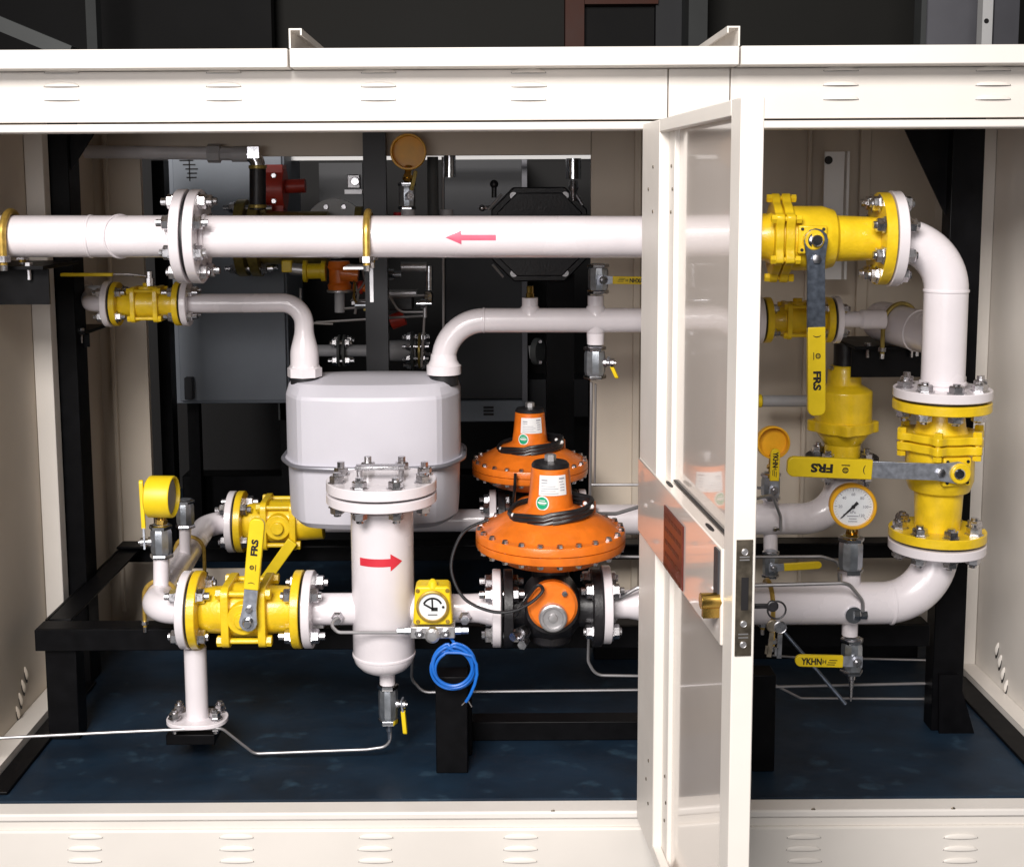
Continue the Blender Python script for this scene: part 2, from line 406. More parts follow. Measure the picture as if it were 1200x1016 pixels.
def small_valve(name, label, c, ax, L, r, group=None, hand=None, hm='grip', extra=None, loc=None, word=None):
    """threaded chrome ball valve: hexagon ends, round body; hand = (side normal n, direction d, length, width)"""
    th = thing(name, label, 'valve', loc or c, group); a = ax.normalized()
    mb = MB()
    mb.lathe(c-a*L/2, a, [(0, r*.78), (L*.10, r*.78), (L*.14, r*.98), (L*.24, r*1.08), (L*.76, r*1.08), (L*.86, r*.98), (L*.90, r*.78), (L, r*.78)], 10)
    build(mb, 'body', 'nickel', th, bevel=.0012, angle=20)
    for sg in (1, -1):
        h = MB(); h.lathe(c+a*sg*L*.365, a*sg, [(0, r*1.12), (L*.02, r*1.17), (L*.10, r*1.17), (L*.125, r*1.0)], 6); build(h, 'hex_end', 'chrome', th)
    if hand:
        n, d, LL, ww = hand; n = n.normalized(); d = d.normalized(); up = n.cross(d).normalized()
        s = MB(); s.lathe(c, n, [(0, r*.55), (r*1.25, r*.5), (r*1.25, r*.34), (r*1.7, r*.34), (r*1.7, r*.46), (r*2.0, r*.46), (r*2.0, r*.2), (r*2.2, r*.2)], 12)
        build(s, 'stem', 'zinc', th)
        p = c+n*r*1.62
        q = MB(); q.prism([(-r*.6, -r*.55), (LL*.30, -ww*.42), (LL*.30, ww*.42), (-r*.6, r*.55)], p, d, up, n*.004)
        lo = build(q, 'lever', 'leverb', th)
        g = MB(); pl = [(LL*.22, -ww*.5), (LL-ww*.5, -ww*.5)]+[(LL-ww*.5+ww*.5*math.cos(t_), ww*.5*math.sin(t_)) for t_ in [(-PI/2+PI*i/8) for i in range(1, 8)]]+[(LL-ww*.5, ww*.5), (LL*.22, ww*.5)]
        g.prism(pl, p, d, up, n*.009); build(g, 'grip', hm, lo, bevel=.0015)
        if word:
            tm = MB(); f = n*.0046
            add_text(tm, word, p+d*LL*.74+f, -d, -up, ww*.58, .04, .8)
            add_text(tm, 'H', p+d*LL*.53+f, -d, -up, ww*.35, .02, 1)
            for z in (-.14, .06, .24):
                tm.obox(p+d*LL*(.40+z*.1)+f+n*.0008+up*ww*z, d*LL*.13, up*ww*.06, n*.0003)
            build(tm, 'lettering', 'ink', lo)
    return th
def gauge(name, label, c, n, R, depth, stem_to, body='amber', dial=True, group=None, needle=-135, back=None):
    """round pressure gauge: face centre c, face normal n, stem running to the point stem_to"""
    th = thing(name, label, 'pressure gauge', stem_to, group); n = n.normalized()
    vv = (Z_-n*n.z).normalized(); uu = vv.cross(n).normalized()
    mb = MB(); mb.lathe(c-n*depth, n, [(0, R*.55), (.004, R*.92), (depth*.2, R), (depth*.85, R), (depth*.9, R*1.05), (depth, R*1.05), (depth+.003, R*1.0), (depth+.003, R*.90), (depth-.005, R*.88), (depth-.005, 0)] if dial else
                         [(0, 0), (0, R*.90), (.004, R), (depth*.95, R), (depth, R*.97), (depth, R*.90), (depth-.003, R*.88), (depth*.25, R*.86), (depth*.25, 0)], 48, True)
    build(mb, 'case', body, th)
    if dial:
        d = MB(); d.lathe(c-n*.0045, n, [(0, R*.885), (.0006, R*.885)], 48); dl = build(d, 'dial', 'dial', th)
        t = MB(); f = -n*.0036
        for k in range(31):
            ang = math.radians(225-270*k/30); big = k % 5 == 0
            e = uu*math.cos(ang)+vv*math.sin(ang); g = vv*math.cos(ang)-uu*math.sin(ang)
            l = R*(.13 if big else .06)
            t.obox(c+f+e*(R*.82-l/2), e*l, g*R*(.028 if big else .014), n*.0004)
        for k, s_ in enumerate(('0', '20', '40', '60', '80', '100', '120')):
            ang = math.radians(225-45*k); e = uu*math.cos(ang)+vv*math.sin(ang)
            add_text(t, s_, c+f+e*R*.56, uu, vv, R*.13, .015)
        add_text(t, 'kPa', c+f-vv*R*.25, uu, vv, R*.13, .01)
        for i, w_ in enumerate((.5, .34, .4)): t.obox(c+f-vv*R*(.44+.12*i), uu*R*w_, vv*R*.04, n*.0004)
        build(t, 'dial_markings', 'greyink', dl)
        nd = MB(); ang = math.radians(90-needle) if False else math.radians(225)
        e = uu*math.cos(ang)+vv*math.sin(ang); g = vv*math.cos(ang)-uu*math.sin(ang)
        nd.prism([(-R*.28, -R*.07), (R*.0, -R*.05), (R*.74, -R*.02), (R*.74, R*.02), (0, R*.05), (-R*.28, R*.07)], c-n*.001, e, g, n*.0008); nd.lathe(c-n*.0015, n, [(0, R*.08), (.003, R*.08)], 14)
        build(nd, 'needle', 'ink', dl)
        gl = MB(); gl.lathe(c+n*.001, n, [(0, R*.89), (.0008, R*.89)], 40); build(gl, 'glass', 'glass', th)
    elif back:
        d = MB(); d.lathe(c-n*(depth*.16), n, [(0, R*.870), (.0008, R*.855)], 40); build(d, 'dial', back, th)
    s = MB(); top = c-n*depth*.5-Z_*R*.9 if dial or back else c-n*depth*.5-Z_*R*.9
    s.cyl(top+Z_*R*.1, stem_to, R*.20, n=14)
    s.lathe(top+(stem_to-top)*.55, stem_to-top, [(0, R*.30), (R*.22, R*.30)], 6)
    build(s, 'stem', 'brass', th)
    return th
def ubolt(name, label, c, ax, r, drop, wire, m='ubolt', group=None, up=Z_, nuts=True):
    """U-bolt over a pipe of radius r with centre c and axis ax; legs go down `drop` below the centre"""
    th = thing(name, label, 'pipe clamp', c-up*drop, group); a = ax.normalized(); s = a.cross(up).normalized(); R = r+wire
    pts = [c+s*R-up*drop]+[c+s*R*math.cos(t)+up*R*math.sin(t) for t in [PI*i/16 for i in range(17)]]+[c-s*R-up*drop]
    build(MB().tube(pts, wire, 10), 'bow', m, th)
    if nuts:
        for sg in (1, -1):
            nb = MB(); q = c+s*R*sg-up*(drop-.006)
            nb.lathe(q, up, [(0, wire*1.9), (wire*1.7, wire*1.9)], 6); nb.cyl(q-up*.018, q, wire*.95, n=8); build(nb, 'nut', 'zinc', th)
    return th
# ================================================================== SETTING
ZG = -.46
struct(MB().box(-14, 14, -8, 14, ZG-.1, ZG), 'workshop_ground', 'ground')
YB = 9.0
def bgx(px): return PX(px, YB)
struct(MB().box(-14, 14, YB, YB+.2, ZG, 6.0), 'workshop_wall', 'wallgrey')
def bgbox(name, m, label, cat, x0, x1, Y, z0, z1, d=.12):
    single(MB().box(PX(x0, Y, 30), PX(x1, Y, 30), Y, Y+d, z0, z1), name, m, label, cat, Vector((PX((x0+x1)/2, Y, 30), Y, z0)))
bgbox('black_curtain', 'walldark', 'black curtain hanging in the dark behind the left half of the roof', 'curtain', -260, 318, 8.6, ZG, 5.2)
bgbox('steel_post', 'column', 'thin grey steel post rising behind the left end of the roof', 'post', 101, 113, 7.6, ZG, 5.2, .1)
t = thing('doorway', 'dark doorway with a reddish brown frame behind the roof', 'doorway', Vector((PX(740, 8.5, 30), 8.5, ZG)))
zt = PZ(7, 8.5)
build(MB().box(PX(662, 8.5, 30), PX(684, 8.5, 30), 8.45, 8.6, ZG, zt+.15), 'jamb', 'door_red', t)
build(MB().box(PX(684, 8.5, 30)+.003, PX(770, 8.5, 30), 8.45, 8.6, zt, zt+.15), 'head', 'door_red', t)
build(MB().box(PX(684, 8.5, 30)+.003, PX(768, 8.5, 30), 8.56, 8.62, ZG, zt-.003), 'opening', 'walldark', t)
build(MB().box(PX(768, 8.5, 30)+.003, PX(806, 8.5, 30), 8.50, 8.62, ZG, 5.0), 'leaf', 'dkgrey', t)
bgbox('concrete_column', 'column', 'grey column to the right of the dark doorway', 'column', 807, 829, 8.2, ZG, 5.2, .3)
t = thing('sheet_panel', 'pale grey sheet leaning upright behind the right end of the roof', 'panel', Vector((PX(1110, 6.2, 30), 6.2, ZG)))
build(MB().box(PX(1083, 6.2, 30), PX(1146, 6.2, 30), 6.2, 6.24, ZG, 4.2), 'sheet', 'sheet', t)
build(MB().box(PX(1076, 6.2, 30), PX(1082, 6.2, 30), 6.16, 6.26, ZG, 4.2), 'edge_post', 'column', t)
t = thing('white_post', 'slim white post standing behind the right end of the roof', 'post', Vector((PX(1157, 5.6, 30), 5.6, ZG)))
build(MB().box(PX(1151, 5.6, 30), PX(1163, 5.6, 30), 5.6, 5.66, ZG, 3.6), 'upright', 'paper', t)
build(MB().disc(P(1156, 25, 5.597), FRONT, .011, .004, 12), 'hole', 'ink', t)
bgbox('grey_board', 'sheet', 'dull grey board standing right of the slim white post', 'panel', 1165, 1194, 6.6, ZG, 4.2, .05)
t = P(0, 28, 5.0); t2 = P(82, 62, 5.0)
single(MB().obox((t+t2)/2-(t2-t)*.4, (t2-t)*1.9, Y_*.10, (t2-t).cross(Y_).normalized()*.055), 'sloping_beam', 'column', 'sloping grey beam behind the far left end of the roof', 'beam', t2)
# ================================================================== CABINET
XL, XR, YF, YBK = -1.10, 1.238, 2.35, 3.46
cab = thing('gas_regulating_cabinet', 'open cream sheet metal cabinet housing the gas pipework', 'cabinet', Vector((.05, 2.9, ZG)))
zc0 = PZ(78, 2.30); zc1 = PZ(55.5, 2.30)
xs = [(-140, 336.8), (339.2, 866.6), (868.8, 1300)]
for a, b in xs:
    build(MB().box(PX(a, 2.30, 66), PX(b, 2.30, 66), 2.30, YBK+.12, zc0, zc1), 'roof_panel', 'cap', cab, bevel=.002)
for px, s in ((338, 1), (868, -1)):
    x = PX(px, 2.30, 66); w = mm(13, 2.3)*s; h = mm(23, 2.3); m_ = MB(); tt = .003
    m_.box(min(x, x+tt*s), max(x, x+tt*s), 2.31, YBK, zc1+.001, zc1+h)
    m_.box(min(x+tt*s*1.01, x+w), max(x+tt*s*1.01, x+w), 2.31, YBK, zc1+h-tt, zc1+h)
    m_.box(min(x+w, x+w+tt*s), max(x+w, x+w+tt*s), 2.31, YBK, zc1+h-.012, zc1+h)
    build(m_, 'roof_rib', 'cream', cab)
zf1 = zc0-.001; zf0 = PZ(141, YF)
for a, b in ((-140, 779), (780.4, 850), (851.4, 1300)):
    build(MB().box(PX(a, YF), PX(b, YF), YF, YF+.018, zf0, zf1), 'fascia_panel', 'cream', cab, bevel=.001)
build(MB().box(PX(-140, YF), PX(1300, YF), YF-.006, YF+.05, PZ(153, YF), zf0-.004), 'door_lintel', 'cap', cab, bevel=.003)
# louvres: half-lens hoods pressed out of the panel
def louvre(cx, ys, Y, wpx, parent, open_=True):
    for py in ys:
        c = P(cx+random.uniform(-1, 1), py, Y); w = mm(wpx, Y)/2; h = .011; N = 14; m_ = MB(); vs = []; fs = []
        for i in range(N+1):
            s = -1+2*i/N; q = math.sqrt(max(0, 1-s*s)); x = c.x+w*s
            for k in range(6):
                a = PI/2*k/5
                vs.append(Vector((x, Y-.0006-.0048*q*math.cos(a), c.z+h*.85*q*math.sin(a))))
        for i in range(N):
            for k in range(5): b = i*6+k; fs.append((b, b+6, b+7, b+1))
        m_.add(vs, fs); lo = build(m_, 'louvre', 'cream', parent, angle=60)
        d_ = MB(); pl = [(w*.96*math.cos(PI*i/12)*-1, -.0040*math.sin(PI*i/12)*-1) for i in range(13)]
        d_.prism([(a, -.001) for a in (-w*.97, w*.97)]+[(w*.97*math.cos(PI*i/12), .0045*math.sin(PI*i/12)) for i in range(1, 12)], Vector((c.x, Y-.0011, c.z+.0006)), X_, Z_, Y_*.0012)
        build(d_, 'slot', 'ink', lo)
for cx in (73, 263, 443, 620, 986, 1163): louvre(cx, (86, 102, 118) if cx < 900 else (83.5, 100.5, 117), YF, 42, cab)
YP = 2.362
ztop = PZ(940, YF+.035); 
sx0, sx1 = PX(-140, YF), PX(1300, YF)
build(MB().box(sx0, sx1, YF-.004, YF+.045, ztop-.016, ztop), 'sill', 'cap', cab, bevel=.004)
build(MB().box(sx0, sx1, YF+.001, YF+.03, ztop-.034, ztop-.0165), 'sill_return', 'cream', cab)
build(MB().box(sx0, sx1, YF-.006, YF+.02, ZG+.05, ztop-.0345), 'lower_panel', 'cream', cab, bevel=.004)
for cx in (100, 277, 440, 610, 942, 1125): louvre(cx, (981, 995, 1009), YF-.006, 44, cab)
for px, py in ((80, 957), (648, 951), (953, 949), (1117, 948)):
    build(MB().disc(P(px, py, YF), FRONT, .005, .003, 12), 'screw', 'dkbrass', cab)
# floor, walls, back
build(MB().box(XL, XR, YF+.046, YBK+.1, -.03, 0), 'floor_pan', 'floor', cab)
build(MB().box(XL-.02, XL, YF+.02, YBK+.02, -.03, zc0-.002), 'side_wall', 'shadecream', cab)
build(MB().box(XR, XR+.02, YF+.02, YBK+.02, -.03, zc0-.002), 'side_wall', 'cream', cab)
build(MB().box(XL, XR, YF+.06, YBK+.1, zc0-.035, zc0-.012), 'ceiling_sheet', 'shadecream', cab)
xo0, xo1 = PX(172, YBK), PX(692, YBK)
zl = PZ(182, YBK)
build(MB().box(XL, xo0, YBK, YBK+.02, 0, zc0-.04), 'back_panel', 'shadecream', cab)
build(MB().box(xo1, XR, YBK, YBK+.02, 0.0, zc0-.04), 'back_panel', 'shadecream', cab)
build(MB().box(xo0+.002, xo1-.002, YBK-.01, YBK+.02, zl, zc0-.04), 'back_lintel', 'shadecream', cab)
build(MB().box(xo0, xo1, YBK-.03, YBK+.02, 0.001, .02), 'back_sill', 'cream', cab)
for px, w in ((131, .012), (741, .02), (752, .008), (1000, .03), (940, .012)):
    x = PX(px, YBK); build(MB().box(x, x+w, YBK-.018, YBK-.001, .03, zc0-.05), 'back_rib', 'shadecream', cab, bevel=.003)
build(MB().box(XL+.001, XL+.045, 2.95, 2.99, 0.001, zc0-.05), 'wall_stiffener', 'cream', cab, bevel=.002)
build(MB().box(XR-.042, XR-.001, 3.05, 3.09, 0.001, zc0-.05), 'wall_stiffener', 'cream', cab, bevel=.002)
build(MB().box(XL+.001, XL+.05, 2.41, 2.948, .001, .02), 'floor_flange', 'cream', cab)
build(MB().box(XR-.042, XR-.001, 2.41, 3.048, .001, .02), 'floor_flange', 'cream', cab)
build(MB().box(PX(690, YBK), XR-.05, YBK-.05, YBK-.003, .001, .022), 'floor_flange', 'cream', cab)
for px, py, Y in ((34, 490, 2.948), (38, 820, 2.948), (50, 821, 2.948), (1130, 808, 3.048)):
    build(MB().disc(P(px, py, Y), FRONT, .009, .006, 6), 'screw', 'zinc', cab)
for X, sg, Y in ((XL, 1, 2.80), (XR, -1, 2.92)):
    for k in range(4):
        z = PZ(776+k*11, 2.85); y = Y-.020*k
        m_ = MB(); m_.lathe(Vector((X+sg*.001, y, z)), X_*sg, [(0, .015), (.003, .013), (.006, .006), (.007, 0)], 14)
        d_ = MB(); d_.lathe(Vector((X+sg*.0008, y-.003, z-.006)), X_*sg, [(0, .015), (.0012, .015)], 14)
        for q_ in (m_, d_):
            for v in q_.v:
                a0, b0 = v.y-y, v.z-z; v.y = y+a0*.42-b0*.35; v.z = z+b0*1.25
        build(d_, 'slot', 'ink', build(m_, 'louvre', 'shadecream' if sg > 0 else 'cream', cab))
# ---------------------------------------------------------------- door
xh = .285; Yh = 2.332; W_ = .665; TK = .031; ang = math.radians(4.3)
d_dir = Vector((math.sin(ang), -math.cos(ang), 0)); d_n = Vector((-math.cos(ang), -math.sin(ang), 0))  # d_n = left face normal
O = Vector((xh, Yh, 0)); zt = PZ(149, Yh)+.004; zb = PZ(958, Yh)
door = thing('cabinet_door', 'cream sheet metal cabinet door standing wide open towards us', 'door', O+Z_*zb)
def dbox(s0, s1, t0, t1, z0, z1):   # s along the leaf, t depth from the inner (left) face
    return MB().obox(O+d_dir*(s0+s1)/2-d_n*(t0+t1)/2+Z_*(z0+z1)/2, d_dir*(s1-s0), d_n*(t1-t0), Z_*(z1-z0))
zr1 = PZ(537, Yh); zr0 = PZ(622, Yh)
build(dbox(0, .150, 0, TK, zb, zt), 'hinge_stile', 'cream', door, bevel=.002)
build(dbox(.1505, .195, .017, TK, zb, zt), 'edge_fold', 'cream', door, bevel=.0015)
build(dbox(W_-.05, W_, 0, TK+.001, zb, zt), 'lock_stile', 'cream', door, bevel=.002)
build(dbox(.1505, W_-.0505, 0, .0165, zt-.022, zt), 'top_rail', 'cream', door, bevel=.0015)
build(dbox(.1505, W_-.0505, 0, .0165, zb, zb+.022), 'bottom_rail', 'cream', door, bevel=.0015)
rail = build(dbox(.0, W_-.0505, -.003, .0200, zr0, zr1), 'middle_rail', 'gloss', door, bevel=.002)
for s in (.22, .50):
    m_ = MB(); pl = [(.016*math.cos(2*PI*i/16)+(.006 if math.cos(2*PI*i/16) > 0 else -.006), .0036*math.sin(2*PI*i/16)) for i in range(16)]
    m_.prism(pl, O+d_dir*s-d_n*.009+Z_*(zr1+.0006), d_dir, d_n, Z_*.0012); build(m_, 'drain_slot', 'ink', rail)
build(dbox(.1955, W_-.0505, .025, .029, zb, zt), 'door_skin', 'skin', door)
build(dbox(.2, W_-.052, .0205, .0245, zr1+.001, zr1+.0035), 'seam_gap', 'rubber', door)
for z_, ss in ((PZ(198, Yh), (.10, .172)), (PZ(223, Yh), (.06, .182)), (PZ(248, Yh), (.10, .172)), (PZ(862, Yh), (.11, .175)), (PZ(888, Yh), (.09, .185)), (PZ(910, Yh), (.11, .175))):
    for q in ss: build(MB().disc(O+d_dir*q+d_n*(.0006 if q < .15 else -.0164)+Z_*z_, d_n, .0032, .002, 10), 'screw', 'dkbrass', door)
# name plate on the middle rail
pz1 = PZ(574, 2.2); 
s0, s1 = .245, .385
plate = build(dbox(s0, s1, -.006, -.0035, zr0+.006, zr1-.03), 'name_plate', 'plate', door)
tm = MB(); zc = (zr0+zr1)/2
rp = random.Random(3)
for r_ in range(5):
    z_ = zr1-.045-r_*.022; s = s0+.012
    while s < s1-.02:
        l = rp.uniform(.008, .03); l = min(l, s1-.012-s)
        tm.obox(O+d_dir*(s+l/2)+d_n*.0064+Z_*z_, d_dir*l, d_n*.0004, Z_*.007); s += l+.006
build(tm, 'plate_marks', 'door_red', plate)
# lock: edge plate on the end face, brass cylinder on the left face, dark cover
E = O+d_dir*W_-d_n*(TK/2)
ze1, ze0 = PZ(635, 1.665), PZ(771, 1.665)
def ebox(t0, t1, z0, z1, d=.002, off=.001): return MB().obox(E-d_n*(t0+t1)/2+d_dir*off+Z_*(z0+z1)/2, d_n*(t1-t0), d_dir*d, Z_*(z1-z0))
lk = build(ebox(-.0115, .0115, ze0, ze1), 'lock_plate', 'dkbrass', door)
hh = ze1-ze0
build(ebox(-.004, .006, ze0+hh*.40, ze0+hh*.68, .003, .0016), 'bolt_slot', 'ink', lk)
for q in (.90, .28, .10): build(MB().disc(E+d_dir*.0025+Z_*(ze0+hh*q), d_dir, .0048, .002, 10), 'lock_screw', 'alu', lk)
tm = MB()
for q in (.83, .855, .19, .16): tm.obox(E+d_dir*.0022+Z_*(ze0+hh*q), d_n*.014, d_dir*.0004, Z_*.0018)
build(tm, 'stamped_marks', 'alu', lk)
build(dbox(W_-.082, W_-.058, -.006, -.0032, ze0+hh*.28, ze0+hh*.80), 'lock_cover', 'dkgrey', door)
m_ = MB(); cz = PZ(713, 1.70); c = O+d_dir*(W_-.062)+Z_*cz
m_.cyl(c+d_n*.0, c+d_n*.030, .0115, n=20); m_.obox(c+d_n*.014-Z_*.014, d_dir*.010, d_n*.026, Z_*.022); build(m_, 'lock_cylinder', 'brass', door, bevel=.001)
# keys hanging from the outer side of the lock
kr = P(907, 710, 1.715)
keys = thing('door_keys', 'key ring with steel keys hanging from the lock of the open door', 'keys', kr-Z_*.07)
build(MB().tube([kr+(X_*math.cos(2*PI*i/24)+Z_*math.sin(2*PI*i/24))*.013+X_*.004-Z_*.006 for i in range(25)], .0014, 8), 'key_ring', 'castblk', keys)
m_ = MB(); m_.disc(kr-X_*.002, FRONT, .0085, .006, 20); m_.obox(kr-X_*.017, X_*.024, Y_*.004, Z_*.007); build(m_, 'inserted_key', 'castblk', keys, bevel=.001)
for dx, tl, y_, mm_ in ((.000, -.10, .001, 'dkbrass'), (.009, -.02, -.004, 'zinc')):
    m_ = MB(); c = kr+Vector((dx, y_, -.020))
    ddn = (-Z_+X_*tl).normalized(); sd = ddn.cross(FRONT)
    m_.disc(c+ddn*.010, FRONT, .0092, .0022, 20); m_.obox(c+ddn*.038, sd*.0065, Y_*.002, ddn*.036); m_.obox(c+ddn*.046+sd*.0045, sd*.004, Y_*.002, ddn*.012)
    build(m_, 'key', mm_, keys)
# ================================================================== SKID FRAME
skid = thing('skid_frame', 'black painted steel skid frame carrying the pipework', 'frame', Vector((.05, 2.95, 0)))
def sbox(x0, x1, y0, y1, z0, z1, nm='rail'): return build(MB().box(x0, x1, y0, y1, z0, z1), nm, 'black', skid, bevel=.002)
zroof = zc0-.045
# posts
xa, xb = PX(54, 3.0, 500), PX(94, 3.0, 500)
sbox(xa, xb, 3.0, 3.08, .001, zroof, 'post')
xc, xd = PX(1104, 2.72, 400), PX(1141, 2.72, 400)
sbox(xc, xd, 2.70, 2.75, .001, zroof, 'post')
def gus(a, b, c, Y, t=.006): 
    o = P(*a, Y); p1 = P(*b, Y)-o; p2 = P(*c, Y)-o
    build(MB().prism([(0, 0), (p1.x, p1.z), (p2.x, p2.z)], o, X_, Z_, Y_*t), 'gusset', 'black', skid)
gus((70, 150), (115, 150), (70, 222), 3.02)
gus((1112, 148), (1058, 148), (1112, 262), 2.73)
gus((1100, 790), (1122, 790), (1150, 890), 2.69); gus((1100, 790), (1150, 890), (1100, 890), 2.69)
# bed frame: front rail, rear rail, left side rail, right
zf_t = PZ(735, 2.66); zf_b = PZ(760, 2.66)
xl = PX(40, 2.66, 740)
sbox(xl, PX(1090, 2.66, 740), 2.66, 2.666, zf_b, zf_t); sbox(xl, PX(1090, 2.66, 740), 2.667, 2.72, zf_b, zf_b+.006)
sbox(xl, PX(1090, 2.66, 740), 2.667, 2.72, zf_t-.006, zf_t)
build(MB().box(xl, xl+.006, 2.728, 3.32, zf_b, zf_t+.0), 'rail', 'black', skid); sbox(xl+.007, xl+.06, 2.73, 3.32, zf_t-.006, zf_t)
sbox(xl, PX(1070, 3.33, 650), 3.325, 3.331, zf_b+.0, zf_t+.01); sbox(xl, PX(1070, 3.33, 650), 3.27, 3.324, zf_t+.004, zf_t+.01)
build(MB().box(XL+.2, XL+.45, 3.2, 3.206, zf_b-.05, zf_t-.03), 'cross_plate', 'shadecream', skid)
# legs
for px0, px1, Y in ((60, 96, 2.70), (511, 548, 2.525), (880, 906, 2.525)):
    sbox(PX(px0, Y, 840), PX(px1, Y, 840), Y-.02, Y+.036, .001, zf_b-.002, 'leg')
sbox(PX(552, 2.68, 870), PX(876, 2.68, 870), 2.66, 2.71, .001, .045); sbox(PX(548, 2.6, 870), PX(553, 2.6, 870), 2.588, 2.655, .001, zf_b-.003)
sbox(PX(700, 3.05, 770), PX(1090, 3.05, 770), 3.14, 3.2, .001, .07)
sbox(PX(203, 2.6, 860), PX(259, 2.6, 860), 2.54, 2.62, PZ(866, 2.56), PZ(852, 2.56)-.004, 'support_block'); sbox(PX(215, 2.6, 860), PX(240, 2.6, 860), 2.66, 2.70, .002, PZ(852, 2.56)-.02, 'support_block'); sbox(PX(215, 2.6, 860), PX(240, 2.6, 860), 2.621, 2.699, PZ(852, 2.56)-.018, PZ(852, 2.56)-.006, 'support_block')
# floor edge angles
sbox(XR-.10, XR-.045, 2.42, 3.0, .001, .008); sbox(XL+.055, XL+.10, 2.42, 3.0, .001, .008)
# brackets that hold pipes
def bracket(label, x0, x1, y0, y1, px_or, z, plate_h, group=None):
    th = thing('pipe_bracket', label, 'bracket', Vector(((x0+x1)/2, y1, z-plate_h)), group)
    build(MB().box(x0, x1, y0, y1, z-.008, z), 'shelf', 'black', th, bevel=.001)
    build(MB().box(x0, x1, y0+.03, y0+.036, z-plate_h, z-.0085), 'web', 'black', th)
    for q in (.2, .8):
        m_ = MB(); c = Vector((x0+(x1-x0)*q, y0+.02, z)); m_.lathe(c-Z_*.03, Z_, [(0, .004), (.03, .004), (.03, .009), (.037, .009)], 6); build(m_, 'screw', 'zinc', th)
    return th
zb1 = PZ(306, 2.72)
bracket('black bracket under the far left end of the large outlet pipe', PX(-30, 2.7), PX(70, 2.7), 2.62, 2.85, 0, zb1, mm(45, 2.7))
bracket('black bracket behind the small left ball valve', PX(74, 3.1), PX(112, 3.1), 3.02, 3.2, 0, PZ(382, 3.1), mm(20, 3.0))
zb2 = PZ(404, 3.12)
bracket('black bracket under the white pipe right of the small ball valve', PX(1000, 3.06), PX(1086, 3.06), 3.04, 3.26, 0, zb2, mm(38, 3.1))
# tall dark post at the back carrying the middle of the outlet pipe
single(MB().box(PX(429, 3.38), PX(455, 3.38), 3.38, 3.42, 0, PZ(150, 3.38)), 'channel_post', 'dkgrey', 'dark blue grey post behind the middle of the outlet pipe', 'post', Vector((PX(442, 3.5), 3.5, 0)))
# ================================================================== PIPEWORK
r80 = .0445; r50 = .0302
YT = 2.64
# --- outlet pipe, left piece
fl = P(224, 279, YT)
tA = thing('outlet_pipe', 'large white outlet pipe section running off the left edge, with flange', 'pipe', P(60, 279, YT))
tB = thing('outlet_pipe', 'long white outlet pipe with pink arrow crossing above the gas meter', 'pipe', P(560, 281, YT))
pl = P(-80, 277, YT); vl = P(868, 278, YT)
axm = (vl-pl).normalized()
def on(px): return pl+axm*((P(px, 278, YT).x-pl.x)/axm.x)
fl = on(224)
m_ = MB(); m_.cyl(pl, fl, r80, n=48); build(m_, 'pipe_wall', 'white', tA)
m_ = MB(); weld(m_, on(107), axm, r80); build(m_, 'weld_seam', 'white', tA)
m_ = MB(); q_ = on(141); rr_ = r80+.0008
m_.tube([q_+(Z_*math.sin(2*PI*i/48)+FRONT*math.cos(2*PI*i/48))*rr_-axm*.022*math.cos(2*PI*i/48) for i in range(49)], .0026, 8, close=False); build(m_, 'weld_seam', 'white', tA)
m_ = MB(); m_.cyl(fl, vl, r80, n=48); build(m_, 'pipe_wall', 'white', tB)
flange_pair(fl, axm, .1, .021, tA, tB, 'white', 'white', 8, .008, .08, .008, prot=.012)
for q in (-1, 1):
    m_ = MB(); weld(m_, fl+axm*q*.03, axm, r80, .006, .004); build(m_, 'weld_seam', 'white', tA if q < 0 else tB)
# pink arrow
u = FRONT; 
def fT(a, w):   # a = along pipe (px at YT), w = around (m)
    th_ = w/r80; c = on(a)
    return c+(FRONT*math.cos(th_)+Z_*math.sin(th_))*(r80+.0007)
m_ = MB(); hw = .0058; m_.strip(fT, [(581, -hw, hw), (541, -hw, hw)]); m_.strip(fT, [(541.2, -.0145, .0145), (523, -.0003, .0003)]); build(m_, 'flow_arrow', 'pink', tB)
# --- big ball valve (right top)
v1 = thing('ball_valve', 'large yellow ball valve in the outlet pipe, lever hanging straight down', 'valve', P(950, 300, YT-.02))
Y1 = 2.60
e1 = P(1039, 280, Y1); e0 = P(866, 279, YT-.02)
ax1 = (e1-e0).normalized()
pad = valve2(v1, e0, e1, mm(54, 2.6), FRONT, .275, .022)
pv = P(956, 282, pad.y-.012)
bm_ = MB(); bm_.cyl(Vector((pv.x, pad.y+.03, pv.z)), pv, .017, n=18); build(bm_, 'stem', 'yellow', v1)
lv_end = P(957, 487, pv.y)
lever(v1, pv, (P(956.5, 487, pv.y)-pv), FRONT, (lv_end-pv).length, mm(23, 2.5), mm(104, 2.47), 'lever', w2=mm(21, 2.5))
# --- elbow pipe right
tE = thing('elbow_pipe', 'white pipe elbow turning from the large yellow ball valve down to the vertical valve', 'pipe', P(1105, 455, 2.58))
Yv = 2.58
f2 = P(1104, 467, Yv)       # gasket upper vertical flange
xv = f2.x
top = Vector((xv, Yv, e1.z)); 
path = fillet([e1, Vector((xv, Yv, e1.z)), f2], [.108], 18)
build(MB().tube(path, r80, 44), 'pipe_wall', 'white', tE)
m_ = MB(); weld(m_, Vector((xv, Yv, e1.z-.108)), Z_, r80); weld(m_, f2+Z_*.034, Z_, r80, .005, .004); build(m_, 'weld_seam', 'white', tE)
flange_pair(e1, -ax1, .1, .021, tE, None, 'white', 'white', 8, .008, .08, .005)
flange_pair(f2, -Z_, .1, .020, tE, None, 'white', 'yellow', 8, .008, .08, .006, ph=.0)
v2 = thing('ball_valve', 'large yellow ball valve in the vertical pipe, lever turned to the left', 'valve', P(1100, 560, Yv))
f3 = Vector((xv, Yv, PZ(631, Yv, 1100)))
